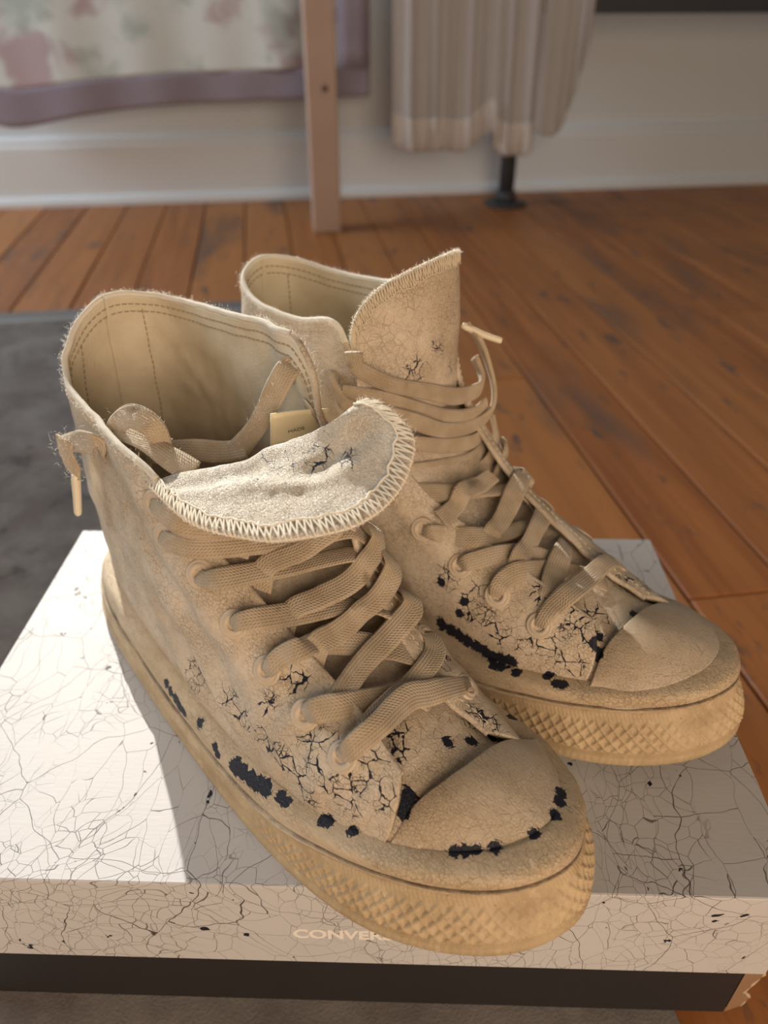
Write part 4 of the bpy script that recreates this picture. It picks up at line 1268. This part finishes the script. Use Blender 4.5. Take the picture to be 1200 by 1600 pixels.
NF = [(22.1, 2.7, 5.8), (19.85, 2.63, 6.82), (18.1, 2.75, 7.9), (16.7, 2.95, 9.3), (15.5, 3.05, 10.9), (14.0, 3.0, 12.4), (12.9, 2.9, 13.75), (11.6, 3.0, 14.9)]
FE = [(21.5, -3.3, 5.67), (19.35, -3.34, 6.09), (17.36, -3.27, 6.54), (15.2, -3.28, 7.4), (13.2, -3.4, 8.4), (11.6, -3.4, 10.0), (10.4, -3.3, 11.9)]
FF = [(21.8, 3.0, 5.5), (19.6, 3.0, 5.9), (17.5, 3.1, 6.5), (15.6, 3.2, 7.4), (13.8, 3.2, 8.6), (12.4, 3.2, 10.2)]
for sp, root, L_, sd in ((NEAR, near_shoe, NE, 'near'), (NEAR, near_shoe, NF, 'far'), (FAR, far_shoe, FE, 'near'), (FAR, far_shoe, FF, 'far')):
    for pt in L_:
        p_, n_ = snap(sp, sd, pt)
        eyelet(p_, n_, root)
# inside ends of the two top eyelets of the opened collar: rim rings on the lining
for pt in NF[-2:]:
    p_, n_ = snap(NEAR, 'far', pt)
    o = eyelet(p_ - n_ * 0.27, -n_, near_shoe)
    o.scale = (0.85, 0.85, 1)

def stitches(path_pts, out_n, length, gap, r, b, lift):
    P = np.asarray(path_pts, float); Nn = np.asarray(out_n, float)
    s = np.r_[0, np.cumsum(np.linalg.norm(np.diff(P, axis=0), axis=1))]
    x = 0.0
    while x + length < s[-1]:
        t = np.linspace(x, x + length, 5)
        q = np.stack([np.interp(t, s, P[:, k]) for k in range(3)], 1)
        n = np.stack([np.interp(t, s, Nn[:, k]) for k in range(3)], 1)
        arch = np.array([-0.6, 0.7, 1.0, 0.7, -0.6])[:, None] * lift
        b.tube((q + n * arch) * CM, r * CM, 5)
        x += length + gap

def edge_offset(q, n, d):
    """curve on the net lying d below its top edge"""
    seg = np.linalg.norm(np.diff(q[:, ::-1], axis=1), axis=2)
    s = np.concatenate([np.zeros((len(q), 1)), np.cumsum(seg, 1)], 1)
    out, no = [], []
    for i in range(len(q)):
        j = np.interp(d, s[i], np.arange(q.shape[1]))
        k = q.shape[1] - 1 - j
        a = int(np.floor(k)); f = k - a; a2 = min(a + 1, q.shape[1] - 1)
        out.append(q[i, a] * (1 - f) + q[i, a2] * f); no.append(n[i, a])
    return np.array(out), np.array(no)

for sp, root in ((NEAR, near_shoe), (FAR, far_shoe)):
    b = MB(); b2 = MB()
    for sd in ('near', 'far'):
        q, n = sp['quarter_' + sd]
        for d in (0.42, 0.78):
            P, Nn = edge_offset(q, n, d)
            stitches(P - Nn * 0.245, -Nn, 0.20, 0.09, 0.028, b, 0.03)
            if d < 0.5: stitches(P, Nn, 0.20, 0.09, 0.026, b2, 0.02)
        # seam beside the heel stay, inside
        i = (q.shape[0] - 1 - 20) if sd == 'far' else 20
        stitches(q[i, 30:92] - n[i, 30:92] * 0.245, -n[i, 30:92], 0.20, 0.09, 0.028, b, 0.03)
    tag(b.build('lining_stitching', M['brown_thread'], root), kind='stuff')
    tag(b2.build('outer_stitching', M['leather_thread'], root), kind='stuff')

# rolled binding along the collar, and the plainer edge beside the eyelets
for sp, root in ((NEAR, near_shoe), (FAR, far_shoe)):
    for sd in ('near', 'far'):
        q, n = sp['quarter_' + sd]
        E_ = q[:, -1] - n[:, -1] * 0.12
        if sd == 'far': E_ = E_[::-1]
        for nm, seg, r_, mt in (('collar_binding', E_[:122], 0.145, M['rim']), ('eyestay_edge', E_[120:], 0.128, M['leather'])):
            b = MB()
            P = resample(seg, 150)
            b.tube((P + 0.012 * np.stack([vnoise(P, 2.0, 81), vnoise(P, 2.0, 82), vnoise(P, 2.0, 83)], 1)) * CM, r_ * CM, 10)
            b.build(nm, mt, root)

# overlock stitching round the tongue edges
def overlock(spec, root, r, count, depth, mat, u0=0.0, u1=1.0):
    Q, Nn = spec['flap']
    nu, nv = Q.shape[:2]
    def at(u, dist):
        i = min(max(u, 0), 1) * (nu - 1)
        a = int(i); f = i - a; a2 = min(a + 1, nu - 1)
        L_ = np.linalg.norm(np.diff(Q[a], axis=0), axis=1).sum()
        v = (1 - min(dist / max(L_, 0.3), 0.95)) * (nv - 1)
        c = int(v); g = v - c; c2 = min(c + 1, nv - 1)
        p = (Q[a, c] * (1 - f) + Q[a2, c] * f) * (1 - g) + (Q[a, c2] * (1 - f) + Q[a2, c2] * f) * g
        return p, Nn[a, c]
    b = MB()
    us = np.linspace(u0, u1, count)
    rgn = np.random.RandomState(5)
    chain = []
    for k in range(count - 1):
        du = us[1] - us[0]
        j = rgn.uniform(-.25, .25, 4) * du
        dd = depth * rgn.uniform(.85, 1.15)
        a_, na = at(us[k] + j[0], dd)
        c_, nc = at(us[k] + .5 * du + j[1], 0.0)
        e_, ne = at(us[k] + du + j[2], dd)
        m1 = (a_ + c_) / 2 + na * 0.07; m2 = (c_ + e_) / 2 + nc * 0.07
        out = c_ - (a_ + e_) / 2; out /= np.linalg.norm(out)
        c2_ = c_ + out * 0.07
        b.tube(cr([a_ + na * .04, m1, c_ + nc * .06, c2_ - nc * 0.12], 4) * CM, r * CM, 5)
        b.tube(cr([c2_ - nc * .1, c_ + nc * .07 + out * .03, m2, e_ + ne * .04], 4) * CM, r * CM, 5)
        chain.append(a_ + na * 0.055)
    chain = np.array(chain)
    b.tube(resample(cr(chain, 4), count * 4) * CM, r * 1.1 * CM, 5)
    rim = np.array([at(u, 0.0)[0] + at(u, 0.0)[1] * -0.1 for u in np.linspace(u0, u1, count * 2)])
    b.tube(rim * CM, r * 1.5 * CM, 5)
    return tag(b.build('edge_stitching', mat, root), kind='stuff')
overlock(NEAR, near_flap, 0.040, 66, 0.62, M['thread'], 0.015, 0.985)
overlock(FAR, far_flap, 0.028, 70, 0.50, M['leather_thread'], 0.0, 1.0)

# woven label behind the folded tongue
A, B_, C_, D_ = [np.array(p) for p in LABEL]
P = np.array([[A * (1 - u) * (1 - v) + B_ * u * (1 - v) + C_ * (1 - u) * v + D_ * u * v + np.array([-.08, .05, 0]) * math.sin(3.14 * u) for v in np.linspace(-0.35, 1, 8)] for u in np.linspace(0, 1, 12)])
o = grid_obj('label', P * CM, M['label'], near_shoe)
m = o.modifiers.new('thickness', 'SOLIDIFY'); m.thickness = 0.0006
lab = o
tx = text_mesh('lettering', 'MADE', 0.0025, M['ink'], lab, 1.0, 0.00005)
ux = Vector((B_ - A)).normalized(); uy = (Vector(C_ - A) - Vector(C_ - A).dot(ux) * ux).normalized(); un = ux.cross(uy)
camside = un
tx.matrix_local = Matrix.Translation(Vector((A * .62 + B_ * .30 + C_ * .0 + (C_ - A) * .20 + A * .08) * CM) + un * 0.0006) @ Matrix((ux, uy, un)).transposed().to_4x4()

# loose fibres on worn edges
def fuzz(paths, count, length, root, seed, spread=0.06, up=(0, 0, 1)):
    rg = np.random.RandomState(seed)
    V, F = [], []
    for P in paths:
        P = np.asarray(P, float)
        T = np.gradient(P, axis=0)
        for _ in range(int(count * len(paths) ** -1.0)):
            i = rg.randint(len(P))
            p = P[i] + rg.normal(0, spread, 3)
            d = rg.normal(0, 1, 3) + np.array(up) * 0.9; d /= np.linalg.norm(d)
            l = length * rg.uniform(.4, 1.4)
            s = np.cross(d, rg.normal(0, 1, 3)); s /= np.linalg.norm(s)
            w = 0.0045
            bend = rg.normal(0, .35, 3) * l
            q = [p, p + d * l * .5 + bend * .25, p + d * l + bend]
            o_ = len(V)
            for z, ww in zip(q, (w, w * .8, w * .3)):
                V += [z - s * ww, z + s * ww]
            F += [(o_, o_ + 1, o_ + 3, o_ + 2), (o_ + 2, o_ + 3, o_ + 5, o_ + 4)]
    o = mesh_obj('fuzz', np.array(V) * CM, F, M['fuzz'], root)
    return tag(o, kind='stuff')
def rim_of(spec, sd): return spec['quarter_' + sd][0][:, -1]
n_rim = [rim_of(NEAR, 'near')[:130], rim_of(NEAR, 'far')[-150:]]
fuzz(n_rim, 3600, 0.11, near_shoe, 1, spread=0.09)
fuzz([NEAR['flap'][0][:, -1]], 2600, 0.13, near_flap, 2, up=(.3, 0, .4))
fuzz([resample(cr(np.array(NEAR_INNER[k]), 10), 60) for k in ('in_arch', 'in_front', 'in_long', 'tail_a', 'tail_b')], 1800, 0.15, near_lace, 3, spread=0.24)
fuzz([rim_of(FAR, 'near')[:120], rim_of(FAR, 'far')[-140:]], 2600, 0.10, far_shoe, 4, spread=0.09)
fuzz([FAR['flap'][0][:, -1]], 2600, 0.12, far_flap, 5)
